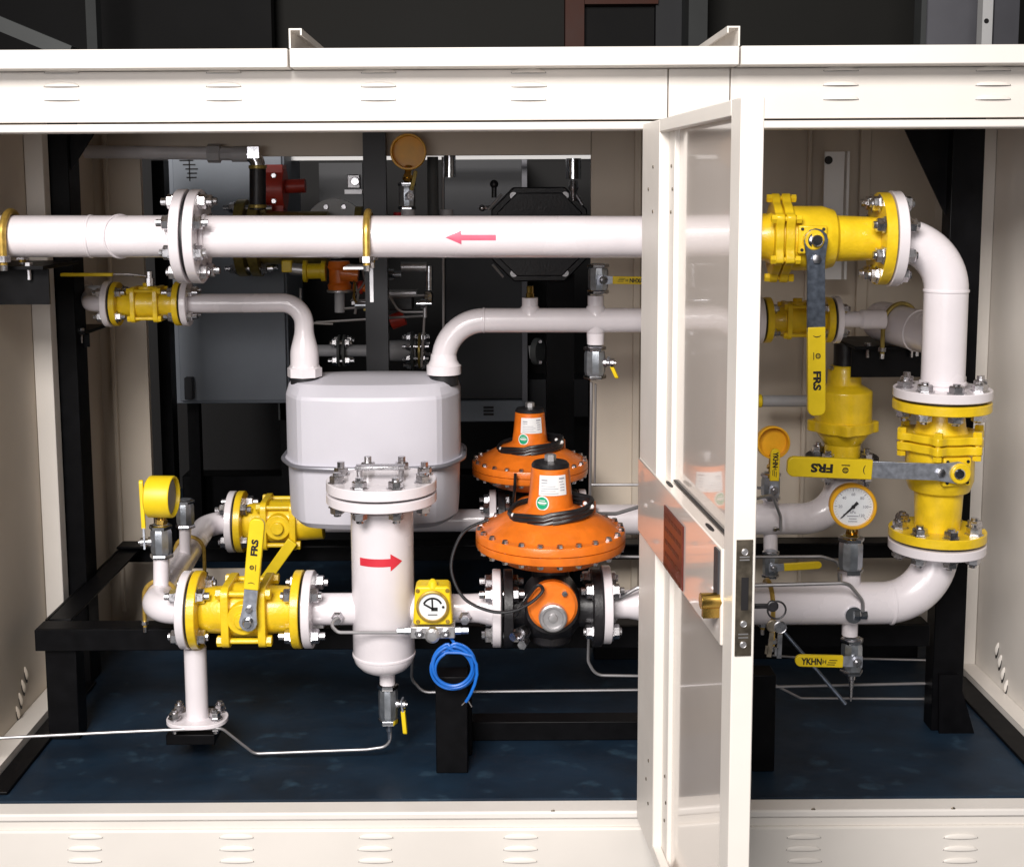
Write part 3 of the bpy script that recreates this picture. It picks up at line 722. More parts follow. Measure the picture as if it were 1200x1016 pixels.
pad = valve2(v2, f2-Z_*.003, f3+Z_*.003, .1, (FRONT+X_*.12), .285, .020)
pv = P(1122, 554, pad.y-.008); lend = P(922, 546, pv.y)
bm_ = MB(); bm_.cyl(Vector((pv.x, pad.y+.03, pv.z)), pv, .017, n=18); build(bm_, 'stem', 'yellow', v2)
lever(v2, pv, lend-pv, FRONT, (lend-pv).length, mm(22, 2.5), mm(104, 2.47), 'leverb', w2=mm(24, 2.5))
# --- bottom inlet of vertical run : elbow to regulator outlet
YR = 2.57
zr = P(900, 707, YR).z
rg1 = P(704, 712, YR); rg1 = Vector((rg1.x, YR, zr)); 
tO = thing('regulator_outlet_pipe', 'large white pipe running low from the front orange regulator to the right elbow', 'pipe', P(960, 707, YR))
path = fillet([Vector((xv, Yv, f3.z)), Vector((xv, YR, zr)), Vector((PX(790, YR, 707), YR, zr))], [.115], 18)
build(MB().tube(path, r80, 44), 'pipe_wall', 'white', tO)
m_ = MB(); m_.lathe(Vector((PX(790, YR, 707), YR, zr)), -X_, [(0, r80), (.035, r80*.95), (.085, r50*1.08), (.10, r50), (Vector((PX(790, YR, 707), YR, zr)).x-rg1.x, r50)], 40, False); build(m_, 'reducer', 'white', tO)
m_ = MB(); weld(m_, Vector((PX(1043, YR, 707), YR, zr)), X_, r80); weld(m_, f3-Z_*.034, Z_, r80, .005, .004); build(m_, 'weld_seam', 'white', tO)
flange_pair(f3, Z_, .1, .020, tO, None, 'white', 'yellow', 8, .008, .08, .006, ph=.0)
flange_pair(rg1+X_*.0, -X_, .0825, .018, tO, None, 'white', 'castblk', 4, .008, .0625, .004)
ubolt('pipe_clamp', 'yellow pipe clamp behind the hanging door keys', P(900, 707, YR), X_, r80, .075, .005)
# tees on the outlet pipe
tx = PX(997, YR, 700)
build(MB().cyl(Vector((tx, YR, zr)), Vector((tx, YR, PZ(674, YR))), mm(11, YR), n=20), 'gauge_nipple', 'white', tO)
build(MB().cyl(Vector((tx, YR, zr)), Vector((tx, YR, PZ(746, YR))), mm(9.5, YR), n=20), 'drain_nipple', 'white', tO)
c = P(1000, 720, YR-.045)
m_ = MB(); m_.lathe(Vector((c.x-.0, YR, c.z)), FRONT, [(0, .020), (.05, .018)], 18); m_.lathe(c, X_, [(0, .012), (.012, .012), (.014, .010), (.028, .010)], 6)
build(m_, 'tube_fitting', 'chrome', tO)
small_valve('gauge_valve', 'chrome needle valve under the white faced pressure gauge', P(997, 650, YR), Z_, mm(46, YR), mm(13.5, YR))
gauge('pressure_gauge', 'white faced pressure gauge with yellow rim in front of the right wall', P(1000, 594, YR-.03), (FRONT+X_*-.10+Z_*.05), mm(27, 2.5), .036, Vector((tx, YR, PZ(632, YR))))
dv = small_valve('drain_valve', 'chrome drain valve with level yellow handle under the right outlet pipe', P(998, 768, YR), Z_, mm(46, YR), mm(12, YR), hand=(FRONT, -X_ + Z_*.03, mm(74, YR), mm(14.5, YR)), word='YKHN')
m_ = MB(); b_ = P(998, 790, YR); m_.lathe(b_, -Z_, [(0, .008), (.010, .008), (.012, .006), (.06, .002)], 12); build(m_, 'spout', 'zinc', dv)
# ================================================================== FRONT INLET RUN
YI = 2.57
def row(px, py=714): 
    q = P(px, py, YI); return Vector((q.x, YI, zI))
zI = P(450, 713, YI).z
hd = thing('inlet_header_pipe', 'white inlet header pipe linking the two left ball valves', 'pipe', P(210, 660, 2.9))
YQ = 3.26
zQ = P(300, 611, YQ).z
g0 = row(226); g1 = row(357)
q0 = P(278, 611, YQ); q0 = Vector((q0.x, YQ, zQ))
ch0 = Vector((PX(177, YI, 712), YI, zI)); ch1 = Vector((PX(244, YQ, 612), YQ, zQ))
path = fillet([g0, ch0, ch1, q0], [.062, .07], 14)
build(MB().tube(path, r50, 40), 'pipe_wall', 'white', hd)
flange_pair(g0, X_, .0825, .018, hd, None, 'white', 'yellow', 4, .008, .0625, .005, prot=.012)
flange_pair(q0, X_, .0825, .018, hd, None, 'white', 'yellow', 4, .008, .0625, .005, prot=.012)
dirh = (ch1-ch0).normalized()
for px, py, q in ((182, 682, .13), (238, 640, .62)):
    c = ch0+dirh*(ch1-ch0).length*q
    ubolt('pipe_clamp', 'yellow clamp on the %s of the inlet header pipe' % ('near end' if q < .3 else 'far end'), c, dirh, r50+.001, .07, .0045, group='clamps on the inlet header')
# support foot
sup = thing('pipe_support', 'short white pipe stand on an oval base plate under the front left flange', 'pipe support', Vector((PX(230, YI, 840), YI, PZ(850, YI))))
sxp = PX(230, YI, 800); zp = PZ(838, YI)
build(MB().cyl(Vector((sxp, YI, zp)), Vector((sxp, YI, zI-.083)), mm(13.5, YI), n=28), 'stem', 'white', sup)
pl_ = []
for i in range(32):
    a_ = 2*PI*i/32; pl_.append((.060*math.cos(a_), .038*math.sin(a_)) if False else (math.copysign(abs(math.cos(a_))**.75, math.cos(a_))*.066, math.copysign(abs(math.sin(a_))**.9, math.sin(a_))*.048))
m_ = MB(); m_.prism(pl_, Vector((sxp, YI, zp-.004)), X_, Y_, Z_*.009); build(m_, 'base_plate', 'white', sup, bevel=.001)
for sx_, sy_ in ((-1, -1), (1, -1), (-1, 1), (1, 1)): bolt(sup, Vector((sxp+.044*sx_, YI+.022*sy_, zp)), Z_, .006, .008, .008)
# front ball valve
v3 = thing('ball_valve', 'yellow flanged ball valve in the front inlet line, lever pointing up', 'valve', row(291, 760))
valve3(v3, g0+X_*.003, g1-X_*.003, .0825, FRONT)
pv = P(291, 729, YI-.082); lend = P(302, 607, pv.y)
lever(v3, pv, lend-pv, FRONT, (lend-pv).length, mm(18, 2.48), mm(42, 2.47), 'leverb', w2=mm(18.5, 2.48))
v4 = thing('ball_valve', 'yellow flanged ball valve behind, half hidden by the grey gas meter', 'valve', P(320, 640, YQ))
g3 = q0+X_*(g1-g0).length
valve3(v4, q0+X_*.003, g3-X_*.003, .0825, FRONT, flB=False, taper=.58)
pv4 = (q0+g3)/2+FRONT*.075; l4 = P(306, 690, pv4.y)
pv4 = P(343, 634, pv4.y); d4 = P(303, 690, pv4.y)-pv4
m_ = MB(); m_.obox(pv4+d4*.5, d4, FRONT.cross(d4.normalized())*mm(13, 3.2), Y_*.010); build(m_, 'lever', 'grip', v4, bevel=.002)
# filter -------------------------------------------------------------
fx = PX(449, YI, 690); fr = mm(37.5, YI)
flt = thing('gas_filter', 'tall white filter vessel with red arrow and bolted lid with handle', 'filter', Vector((fx, YI, PZ(788, YI))))
zft = PZ(588, YI); zfb = PZ(766, YI)
m_ = MB(); m_.lathe(Vector((fx, YI, zfb)), Z_, [(-fr*.62, 0), (-fr*.61, fr*.22), (-fr*.54, fr*.50), (-fr*.40, fr*.76), (-fr*.2, fr*.94), (0, fr), (zft-zfb-.012, fr)], 52)
build(m_, 'vessel', 'white', flt)
m_ = MB(); weld(m_, Vector((fx, YI, zfb+.004)), Z_, fr*.995, .004, .0022); build(m_, 'weld_seam', 'white', flt)
cF = Vector((fx, YI, PZ(588.5, YI-.11)))
RF = mm(66, YI)
build(MB().disc(cF-Z_*.0125, Z_, RF, .020, 56), 'body_flange', 'white', flt); build(MB().disc(cF, Z_, RF*.93, .0045, 48), 'gasket', 'rubber', flt)
lid = build(MB().disc(cF+Z_*.0135, Z_, RF, .022, 56), 'lid', 'white', flt)
bolt_circle(flt, cF, Z_, RF*.83, 8, .008, .0245, .012, ph=.5)
hz = cF.z+.0245
hm = MB(); zz = hz+.030
for sx_ in (-1, 1): hm.cyl(cF+X_*sx_*.044-Y_*.022+Z_*.024, Vector((fx+sx_*.044, YI-.022, zz+.004)), .006, n=10)
hm.obox(Vector((fx, YI-.022, zz)), X_*.104, Y_*.030, Z_*.007); build(hm, 'lid_handle', 'zinc', lid, bevel=.001)
# inlet / outlet stubs
build(MB().cyl(g1, Vector((fx, YI, zI)), r50*1.12, n=36), 'inlet_stub', 'white', flt)
flange_pair(g1, -X_, .0825, .018, flt, None, 'white', 'yellow', 4, .008, .0625, .005, prot=.012)
rg0 = row(588); 
m_ = MB(); L = rg0.x-fx; m_.lathe(Vector((fx, YI, zI)), X_, [(0, r50), (L*.72, r50), (L*.80, r50*1.03), (L*.93, r50*1.28), (L-.02, r50*1.30)], 36, False); build(m_, 'outlet_stub', 'white', flt)
flange_pair(rg0, X_, .0825, .018, flt, None, 'white', 'castblk', 4, .008, .0625, .004, prot=.012)
def fF(a, w): 
    th_ = a/fr; return Vector((fx, YI, PZ(658, YI-.06)))+(FRONT*math.cos(th_)+X_*math.sin(th_))*(fr+.0007)+Z_*w
m_ = MB(); m_.strip(fF, [(-.046+.0062*i, -.0085, .0085) for i in range(12)], 2); m_.strip(fF, [(.0222+.003*i, -.0185*(1-i/9), .0185*(1-i/9)) for i in range(10)], 2); build(m_, 'flow_arrow', 'redarrow', flt)
m_ = MB(); m_.cyl(Vector((fx+.006, YI, zfb-fr*.55)), Vector((fx+.006, YI, PZ(802, YI))), mm(9.5, YI), n=20); build(m_, 'drain_nipple', 'white', flt)
for sx_ in (-1, 1):
    m_ = MB(); c = P(396 if sx_ < 0 else 545, 723, YI-.032); m_.lathe(Vector((c.x, YI-.01, c.z)), FRONT, [(0, .015), (.026, .014), (.03, .010), (.045, .010)], 6); build(m_, 'tapping', 'zinc', flt)
dv = small_valve('drain_valve', 'chrome drain valve with yellow lever hanging beneath the white filter', P(455, 824, YI), Z_, mm(52, YI), mm(11, YI), hand=(X_ - Y_*.15, -Z_+X_*.08, mm(38, YI), .011))
m_ = MB(); m_.lathe(P(456, 848, YI), -Z_, [(0, .007), (.015, .007), (.017, .0045), (.035, .0035)], 10); build(m_, 'tube_end', 'lever', dv)
# drain tube
pts = [P(457, 852, YI), P(458, 874, YI), P(430, 878, YI), P(298, 883, YI), P(260, 853, YI-.03), P(200, 855, YI-.05), P(130, 858, YI-.06), P(-30, 866, YI-.08)]
single(MB().tube(fillet(pts, .025, 6), .0032, 10), 'drain_tube', 'steel', 'thin steel drain tube running from under the filter to the left edge', 'tube', pts[3])
# differential pressure gauge -----------------------------------------
Yg = YI-.095
dg_ = thing('differential_gauge', 'square yellow differential pressure gauge between filter and front regulator', 'pressure gauge', P(507, 750, Yg))
c = P(507, 710, Yg); w = mm(23, Yg); h = mm(24, Yg)
m_ = MB(); m_.prism([(-w*.92, h*.9), (-w*.75, h), (w*.75, h), (w*.92, h*.9), (w*1.05, -h*.95), (w*.9, -h), (-w*.9, -h), (-w*1.05, -h*.95)], c+Y_*.025, X_, Z_, Y_*.05); build(m_, 'case', 'grip', dg_, bevel=.004)
m_ = MB(); m_.lathe(c+Y_*.01+Z_*h*.9, Z_, [(0, w*.3), (h*.3, w*.24), (h*.42, w*.1), (h*.45, 0)], 16); build(m_, 'cap', 'grip', dg_)
m_ = MB(); m_.lathe(c-Y_*.0005, FRONT, [(0, w*.86), (.007, w*.86), (.008, w*.80), (.008, w*.74), (.003, w*.72), (.003, 0)], 40); build(m_, 'bezel', 'ubolt', dg_)
m_ = MB(); m_.lathe(c-Y_*.0036, FRONT, [(0, w*.73), (.0006, w*.73)], 40); dl = build(m_, 'dial', 'dial', dg_)
m_ = MB(); f = c-Y_*.0045
for k in range(15):
    a_ = math.radians(150-120*k/14); e = X_*math.cos(a_)+Z_*math.sin(a_); g_ = Z_*math.cos(a_)-X_*math.sin(a_)
    m_.obox(f+e*w*.50-Z_*w*.05, e*w*.10, g_*w*.11, Y_*.0004)
for a_, l_, w_ in ((150, .55, .10), (92, .62, .09)):
    a_ = math.radians(a_); e = X_*math.cos(a_)+Z_*math.sin(a_); g_ = Z_*math.cos(a_)-X_*math.sin(a_); m_.obox(f+e*w*l_*.45-Z_*w*.12, e*w*l_, g_*w*w_, Y_*.0005)
m_.obox(f-Z_*w*.14+X_*w*.1, X_*w*.34, Z_*w*.2, Y_*.0005); m_.obox(f-Z_*w*.44, X_*w*.5, Z_*w*.05, Y_*.0004); m_.disc(f+X_*w*.56-Z_*w*.02, FRONT, w*.07, .0006, 12)
build(m_, 'dial_markings', 'ink', dl)
for sx_ in (-1, 1):
    for sz_ in (-1, 1): build(MB().disc(c+X_*sx_*w*.78+Z_*sz_*h*.80-Y_*.001, FRONT, w*.11, .005, 12), 'screw', 'ubolt', dg_)
cm = P(507, 741, Yg); mh = mm(15, Yg)
build(MB().obox(cm+Y_*.02, X_*mm(54, Yg), Y_*.045, Z_*mh), 'manifold', 'alu', dg_, bevel=.002)
for sx_ in (-1, 1):
    m_ = MB(); m_.lathe(cm+X_*sx_*mm(16, Yg)-Y_*.002, FRONT, [(0, .010), (.006, .010), (.007, .008), (.007, .0045), (.002, .0045), (.002, 0)], 6); build(m_, 'plug', 'zinc', dg_)
m_ = MB(); m_.lathe(cm-Z_*mh*.1-Y_*.002, FRONT, [(0, mh*.62), (.012, mh*.60), (.016, mh*.4), (.017, 0)], 24); build(m_, 'knob', 'alu', dg_)
for sx_ in (-1, 1):
    m_ = MB(); q = cm+X_*sx_*mm(27, Yg)+Y_*.01; m_.lathe(q, X_*sx_, [(0, .008), (.012, .008), (.013, .0065), (.028, .0065)], 6); build(m_, 'tube_fitting', 'nickel', dg_)
pts = [P(397, 723, YI-.07), P(386, 731, YI-.08), P(396, 741, Yg), P(462, 741, Yg+.008), P(476, 741, Yg+.01)]
single(MB().tube(fillet(pts, .016, 8), .0036, 10), 'sensing_tube', 'steel', 'short bent steel tube from the filter inlet to the square yellow gauge', 'tube', pts[1])
# ================================================================== REGULATORS
def regulator(label, Y, cx, pyrow, zrow, xr0, xr1, R, pxc, py_rim, tags, label2):
    th = thing('gas_regulator', label, 'regulator', Vector((pxc, Y, zrow-.06)), 'orange diaphragm gas regulators')
    # valve body
    c = Vector((pxc, Y, zrow)); m_ = MB()
    m_.lathe(Vector((xr0, Y, zrow)), X_, [(0, .045), ((c.x-xr0)*.45, .040), ((c.x-xr0)*.62, .062), (c.x-xr0, .072), ((c.x-xr0)+(xr1-c.x)*.38, .062), ((c.x-xr0)+(xr1-c.x)*.55, .040), (xr1-xr0, .045)], 36)
    m_.lathe(c+Z_*.026, FRONT, [(0, .060), (.080, .057)], 32); m_.lathe(c, -Z_, [(0, .05), (.070, .045), (.078, .030)], 28)
    build(m_, 'valve_body', 'castblk', th, bevel=.002)
    t_ = .020
    for q in (xr0+t_/2+.001, xr1-t_/2-.001): build(MB().disc(Vector((q, Y, zrow)), X_, .0825, t_), 'flange', 'castblk', th)
    m_ = MB(); m_.lathe(c+FRONT*.078+Z_*.036, FRONT, [(0, .052), (.016, .052), (.022, .046), (.024, 0)], 40); cap = build(m_, 'end_cap', 'orange', th)
    m_ = MB(); m_.lathe(c+FRONT*.100+Z_*.016, FRONT, [(0, .030), (.014, .029), (.016, .026), (.016, .022), (.011, .020), (.011, .010), (.016, .008), (.017, 0)], 32); build(m_, 'cap_plug', 'alu', cap)
    m_ = MB(); m_.lathe(c+FRONT*.100+X_*.024+Z_*.066, FRONT, [(0, .006), (.008, .006)], 6); build(m_, 'cap_screw', 'zinc', cap)
    # diaphragm case
    z0 = PZ(py_rim, Y)
    cz = Vector((pxc, Y, z0)); s = R/.158
    m_ = MB(); m_.lathe(cz, Z_, [(-.058*s, .03*s), (-.056*s, .075*s), (-.046*s, .105*s), (-.024*s, .138*s), (-.019*s, .147*s), (-.019*s, .155*s), (-.0175*s, .1575*s), (-.014*s, .159*s), (-.001*s, .159*s)], 72); build(m_, 'lower_case', 'orange', th)
    m_ = MB(); m_.lathe(cz, Z_, [(.001*s, .159*s), (.014*s, .159*s), (.0175*s, .1575*s), (.019*s, .155*s), (.019*s, .145*s), (.022*s, .139*s), (.036*s, .120*s), (.049*s, .095*s), (.058*s, .073*s), (.064*s, .058*s), (.070*s, .049*s)], 72); build(m_, 'upper_case', 'orange', th)
    m_ = MB(); m_.cyl(cz-Z_*.057*s, Vector((pxc, Y, zrow+.03)), .040, n=24); build(m_, 'neck', 'castblk', th)
    m_ = MB(); m_.lathe(cz, Z_, [(.066*s, .0490*s), (.074*s, .0482*s), (.10*s, .0448*s), (.150*s, .0405*s), (.153*s, .038*s)], 48); tw = build(m_, 'spring_tower', 'orange', th)
    m_ = MB(); m_.lathe(cz, Z_, [(.1535*s, .040*s), (.158*s, .040*s), (.163*s, .036*s), (.166*s, .014*s)], 40); build(m_, 'tower_cap', 'castblk', tw)
    m_ = MB(); m_.lathe(cz, Z_, [(.166*s, .0125*s), (.177*s, .0125*s), (.179*s, .0105*s)], 6); build(m_, 'adjusting_screw', 'alu', tw)
    for k in range(24):
        a_ = 2*PI*(k+.3)/24; bolt(th, cz+Vector((math.cos(a_), math.sin(a_), 0))*.1505*s, Z_, .0032*s, .0192*s, .001)
    m_ = MB(); m_.lathe(cz+Vector((.085*s, .03*s, .05*s)), Z_, [(-.03, .016*s), (.018*s, .014*s), (.02*s, .011*s)], 14); build(m_, 'breather', 'orange', th)
    rr = .0432*s
    def fR(a, w_): 
        th_ = a/rr; r_ = .0405*s+.0009+(.0043/.050)*max(0, .15*s-w_)
        return cz+(FRONT*math.cos(th_)+X_*math.sin(th_))*(r_+.0004)+Z_*w_
    m_ = MB(); m_.strip(fR, [(-.026*s+.0074*s*i, .100*s, .142*s) for i in range(9)], 3); lb = build(m_, 'label_sheet', 'paper', tw)
    m_ = MB()
    def fR2(a, w_): 
        p_ = fR(a, w_); d_ = p_-Vector((pxc, Y, p_.z)); return p_+d_.normalized()*.0006
    def bar(a0, a1, w0, w1): m_.strip(fR2, [(a0*s+(a1-a0)*s*i/5, w0*s, w1*s) for i in range(6)], 1)
    bar(-.021, -.008, .131, .1335); bar(-.021, -.008, .126, .1275); bar(.016, .029, .134, .137); bar(.016, .026, .128, .1295)
    for i in range(4): bar(-.021, .008+.006*(i % 2), .119-.005*i, .1200-.005*i)
    for i in range(3): bar(.018, .028, .122-.006*i, .1235-.006*i)
    build(m_, 'label_lines', 'greyink', lb)
    for rad, nm, mt, o_ in ((.0135, 'round_sticker', 'paper', 0), (.0112, 'sticker_green', 'green', .0006)):
        m_ = MB(); vs = []; fs = []
        for ring in range(4):
            for k in range(20):
                a_ = 2*PI*k/20; q = rad*s*ring/3
                p_ = fR(-.018*s+q*math.cos(a_), .084*s+q*math.sin(a_)*1.15); d_ = p_-Vector((pxc, Y, p_.z)); vs.append(p_+d_.normalized()*(.0004+o_))
        for ring in range(3):
            for k in range(20): b_ = ring*20; fs.append((b_+k, b_+(k+1) % 20, b_+20+(k+1) % 20, b_+20+k))
        m_.add(vs, fs); so = build(m_, nm, mt, tw)
    m_ = MB()
    for w0, w1, l in ((.0815, .0825, .006), (.0835, .0865, .0085), (.089, .0905, .006)): m_.strip(lambda a, w_: fR2(a, w_)+(fR2(a, w_)-Vector((pxc, Y, w_+cz.z))).normalized()*.001, [(-.018*s-l*s+2*l*s*i/4, w0*s, w1*s) for i in range(5)], 1)
    build(m_, 'sticker_text', 'paper', so)
    # shut-off fitting on the left of the body
    m_ = MB(); q = c+Vector((-.055, -.06, -.03)); m_.lathe(q, (FRONT-X_*.8), [(0, .014), (.02, .014), (.021, .009), (.045, .009)], 8); m_.lathe(q-Z_*.02, FRONT-X_*.3, [(0, .010), (.03, .010)], 6); build(m_, 'shutoff_fitting', 'zinc', th)
    # coiled lead round the tower base
    pts = []; RB = .080*s
    for i in range(97):
        a_ = -PI/2+2*PI*i/32*1.0; pts.append(cz+Vector((math.cos(a_)*(RB+.030*s*(.5-.5*math.sin(a_))*.4+.002*math.sin(i)), math.sin(a_)*(RB+.01*s), (.060+.016*math.cos(a_)*.75)*s+.0045*(i//32)+.002*math.sin(i*.9))))
    co_ = thing('coiled_cable', label2, 'cable', cz+Z_*.05, 'black cables on the regulators')
    build(MB().tube(pts, .0052*s, 8), 'coil', 'cable', co_); pts2 = [p+Vector((0, 0, -.009*s)) for p in pts[:60]]
    build(MB().tube(pts2, .0052*s, 8), 'coil', 'cable', co_)
    for q in (P(0, 0, 1),):
        for a_ in (math.radians(205), math.radians(-20)):
            z_ = cz+Vector((math.cos(a_)*.082*s, math.sin(a_)*.08*s, .066*s+.012*s*math.cos(a_)))
            m2 = MB(); m2.sphere(z_+FRONT*.012-Z_*.006, .006, 10); m2.sphere(z_+FRONT*.013+X_*.008-Z_*.002, .005, 10); m2.sphere(z_+FRONT*.010-X_*.006+Z_*.004, .0045, 10); build(m2, 'cable_tie', 'paper', co_)
    return th, cz, co_
R1, c1, coil1 = regulator('orange diaphragm gas regulator in front, with black valve body below', YI, 0, 0, zI, rg0.x+.003, PX(706, YI, 712)-.003, .158, PX(645, YI, 640), 629, None, 'black cable coiled round the front orange regulator')
# reg outlet alignment pieces (tube on right)
R2, c2, coil2 = regulator('orange diaphragm gas regulator behind, partly hidden by the front one', YQ, 0, 0, zQ, PX(583, YQ, 612), PX(583, YQ, 612)+(PX(706, YI, 712)-rg0.x), .154, PX(621, YQ, 560), 546.5, None, 'black cable coiled round the rear orange regulator')
# hanging black lead
pts = [P(572, 609, YI-.07), P(545, 622, YI-.09), P(531, 648, YI-.1), P(530, 674, YI-.11), P(545, 702, YI-.12), P(575, 716, YI-.125), P(600, 716, YI-.125), P(622, 706, YI-.12), P(636, 692, YI-.115), P(630, 686, YI-.115), P(618, 700, YI-.11), P(604, 722, YI-.09)]
single(MB().tube(spline(pts, 8), .0035, 8), 'signal_cable', 'cable', 'loose black cable looping left from the front orange regulator', 'cable', pts[3])
pts = [P(604, 555, YQ-.17), P(603, 575, YQ-.16), P(601, 602, YQ-.05), P(598, 620, YQ)]
single(MB().tube(spline(pts, 6), .004, 8), 'signal_cable', 'cable', 'black cable dropping from the rear orange regulator', 'cable', pts[1])
# rear run pipes
tR = thing('rear_inlet_pipe', 'white rear line pipe appearing between gas meter and rear regulator', 'pipe', P(550, 612, YQ))
qa = Vector((PX(583, YQ, 612)-.002, YQ, zQ))
build(MB().cyl(Vector((g3.x, YQ, zQ)), qa, r50, n=32), 'pipe_wall', 'white', tR)
flange_pair(qa, X_, .0825, .018, tR, None, 'white', 'castblk', 4, .008, .0625, .003, prot=.012)
# rear right
rb = Vector((PX(583, YQ, 612)+(PX(706, YI, 712)-rg0.x)+.002, YQ, zQ))
tS = thing('rear_outlet_pipe', 'white rear line pipe curving up to the tall yellow valve', 'pipe', P(900, 610, YQ))
Ys = YQ-.10
zS = PZ(608, Ys, 900)
pS = P(986, 560, Ys)
path = fillet([Vector((rb.x, YQ, zQ)), Vector((PX(800, YQ, 610), YQ, zQ)), Vector((PX(870, Ys, 608), Ys, zS)), Vector((pS.x, Ys, zS)), Vector((pS.x, Ys, pS.z))], [.2, .2, .10], 12)
build(MB().tube(path, mm(18.5, 3.2), 36), 'pipe_wall', 'white', tS)
flange_pair(rb, -X_, .0825, .018, tS, None, 'white', 'castblk', 4, .008, .0625, .003)
cS = Vector((pS.x, Ys, PZ(545, Ys)))
flange_pair(cS, Z_, .0925, .018, tS, None, 'white', 'castblk', 4, .008, .07, .005, ph=.5, prot=.012)
sl = thing('safety_valve', 'tall yellow safety valve body standing behind the hanging lever', 'valve', cS)
Rb = mm(33, Ys)
zz_ = [PZ(y, Ys) for y in (542, 522, 508, 494, 460, 452, 436, 430)]
m_ = MB(); m_.lathe(Vector((pS.x, Ys, 0)), Z_, [(zz_[0], mm(21, Ys)), (zz_[1], mm(21, Ys)), (zz_[2], Rb*.95), (zz_[3], Rb*1.0), (zz_[4], Rb*1.0), (zz_[4]+.003, Rb*.96), (zz_[5], mm(20, Ys)), (zz_[6], mm(19, Ys)), (zz_[7], mm(16, Ys))], 44)
build(m_, 'body', 'yellow', sl, bevel=.002)
m_ = MB(); NB = 72
pl_ = [((Rb*(1.05+.2*max(0, math.cos(4*2*PI*i/NB+.6))**3))*math.cos(2*PI*i/NB), (Rb*(1.05+.2*max(0, math.cos(4*2*PI*i/NB+.6))**3))*math.sin(2*PI*i/NB)) for i in range(NB)]
m_.prism(pl_, Vector((pS.x, Ys, (zz_[2]+zz_[3])/2)), X_, Y_, Z_*(zz_[3]-zz_[2])*.9); build(m_, 'body_ring', 'yellow', sl, bevel=.002)
build(MB().disc(cS+Z_*.0115, Z_, .0925, .018), 'flange', 'castblk', sl)
build(MB().cyl(Vector((pS.x, Ys, zz_[7])), Vector((pS.x, Ys, PZ(404, Ys))), mm(13, Ys), n=20), 'spring_cap', 'castblk', sl)
for a_ in (-.9, .9): build(MB().disc(Vector((pS.x+a_*mm(20, Ys), Ys-.02, PZ(432, Ys))), FRONT, .006, .01, 8), 'cap_screw', 'zinc', sl)
# rear gauge with orange back
gx = P(903, 600, 3.12)
small_valve('gauge_valve', 'chrome gauge valve with upright yellow handle before the amber gauge', P(903, 570, 3.12), Z_, mm(34, 3.1), mm(10.5, 3.1), hand=(FRONT, Z_+X_*.02, mm(50, 3.1), mm(11, 3.1)), word='YKHN')
gauge('pressure_gauge', 'amber pressure gauge seen from behind beside the door edge', P(907, 519, 3.14), FRONT+Z_*.1, mm(20, 3.1), .03, P(904, 553, 3.13), dial=False, body='amber')
m_ = MB(); m_.cyl(P(903, 616, Ys), P(903, 586, Ys), mm(9, Ys), n=18); m_.cyl(P(903, 616, Ys), P(903, 645, Ys), mm(8.5, Ys), n=18); build(m_, 'gauge_nipple', 'white', tS)
m_ = MB(); m_.lathe(P(905, 618, Ys-.03), X_, [(0, .011), (.01, .011), (.012, .009), (.022, .009)], 8); build(m_, 'tube_fitting', 'zinc', tS)
small_valve('drain_valve', 'chrome drain valve with yellow handle below the rear right pipe', P(903, 661, 3.12), Z_, mm(34, 3.1), mm(9, 3.1), hand=(FRONT, X_+Z_*.06, mm(58, 3.1), mm(9, 3.1)))
# rear bypass: small valve far right + pipe to wall
Y5 = 2.98
v6 = thing('ball_valve', 'small yellow ball valve partly behind the hanging lever', 'valve', P(930, 400, Y5))
z6 = P(930, 375, Y5).z
a6 = Vector((PX(893, Y5), Y5, z6)); b6 = Vector((PX(974, Y5), Y5, z6))
valve3(v6, a6+X_*.003, b6-X_*.003, mm(27, Y5), Z_, .016, flA=True, flB=True)
tM = thing('meter_outlet_pipe', 'white pipe rising from the gas meter and running right behind the door', 'pipe', P(520, 438, 2.98))
YM = 2.98
zm = P(640, 375, YM).z
mx = PX(520, YM, 420)
path = fillet([Vector((mx, YM, PZ(432, YM))), Vector((mx, YM, zm)), Vector((a6.x, Y5, z6))], [.098], 16)
build(MB().tube(path, mm(14.5, YM), 36), 'pipe_wall', 'white', tM)
m_ = MB(); m_.lathe(Vector((mx, YM, PZ(438, YM))), Z_, [(0, mm(18, YM)), (.001, mm(20.5, YM)), (.022, mm(20.5, YM)), (.025, mm(18.5, YM)), (.035, mm(16, YM)), (.05, mm(15, YM))], 36); build(m_, 'union_nut', 'white', tM)
m_ = MB(); weld(m_, Vector((mx+.098, YM, zm)), X_, mm(14.5, YM), .003, .0015); weld(m_, Vector((mx, YM, zm-.098)), Z_, mm(14.5, YM), .003, .0015); build(m_, 'weld_seam', 'white', tM)
for px, y1 in ((621, 349), (698, 347)):
    x_ = PX(px, YM, 365); build(MB().lathe(Vector((x_, YM, zm)), Z_, [(0, mm(14, YM)), (mm(14, YM), mm(11.5, YM)), (mm(17, YM), mm(9.5, YM)), (PZ(y1, YM)-zm, mm(9.5, YM))], 24), 'upper_tee', 'white', tM)
x_ = PX(698, YM, 385); build(MB().lathe(Vector((x_, YM, zm)), -Z_, [(0, mm(14, YM)), (mm(14, YM), mm(12, YM)), (mm(16, YM), mm(10.5, YM)), (zm-PZ(404, YM), mm(10, YM))], 24), 'lower_tee', 'white', tM)
flange_pair(a6, X_, mm(28, Y5), .014, tM, None, 'white', 'yellow', 4, .006, mm(20, Y5), .005)
m_ = MB(); m_.lathe(Vector((PX(621, YM, 345), YM, PZ(350, YM))), Z_, [(0, .010), (.012, .010), (.013, .008), (.03, .008)], 8); build(m_, 'plug', 'brass', tM)
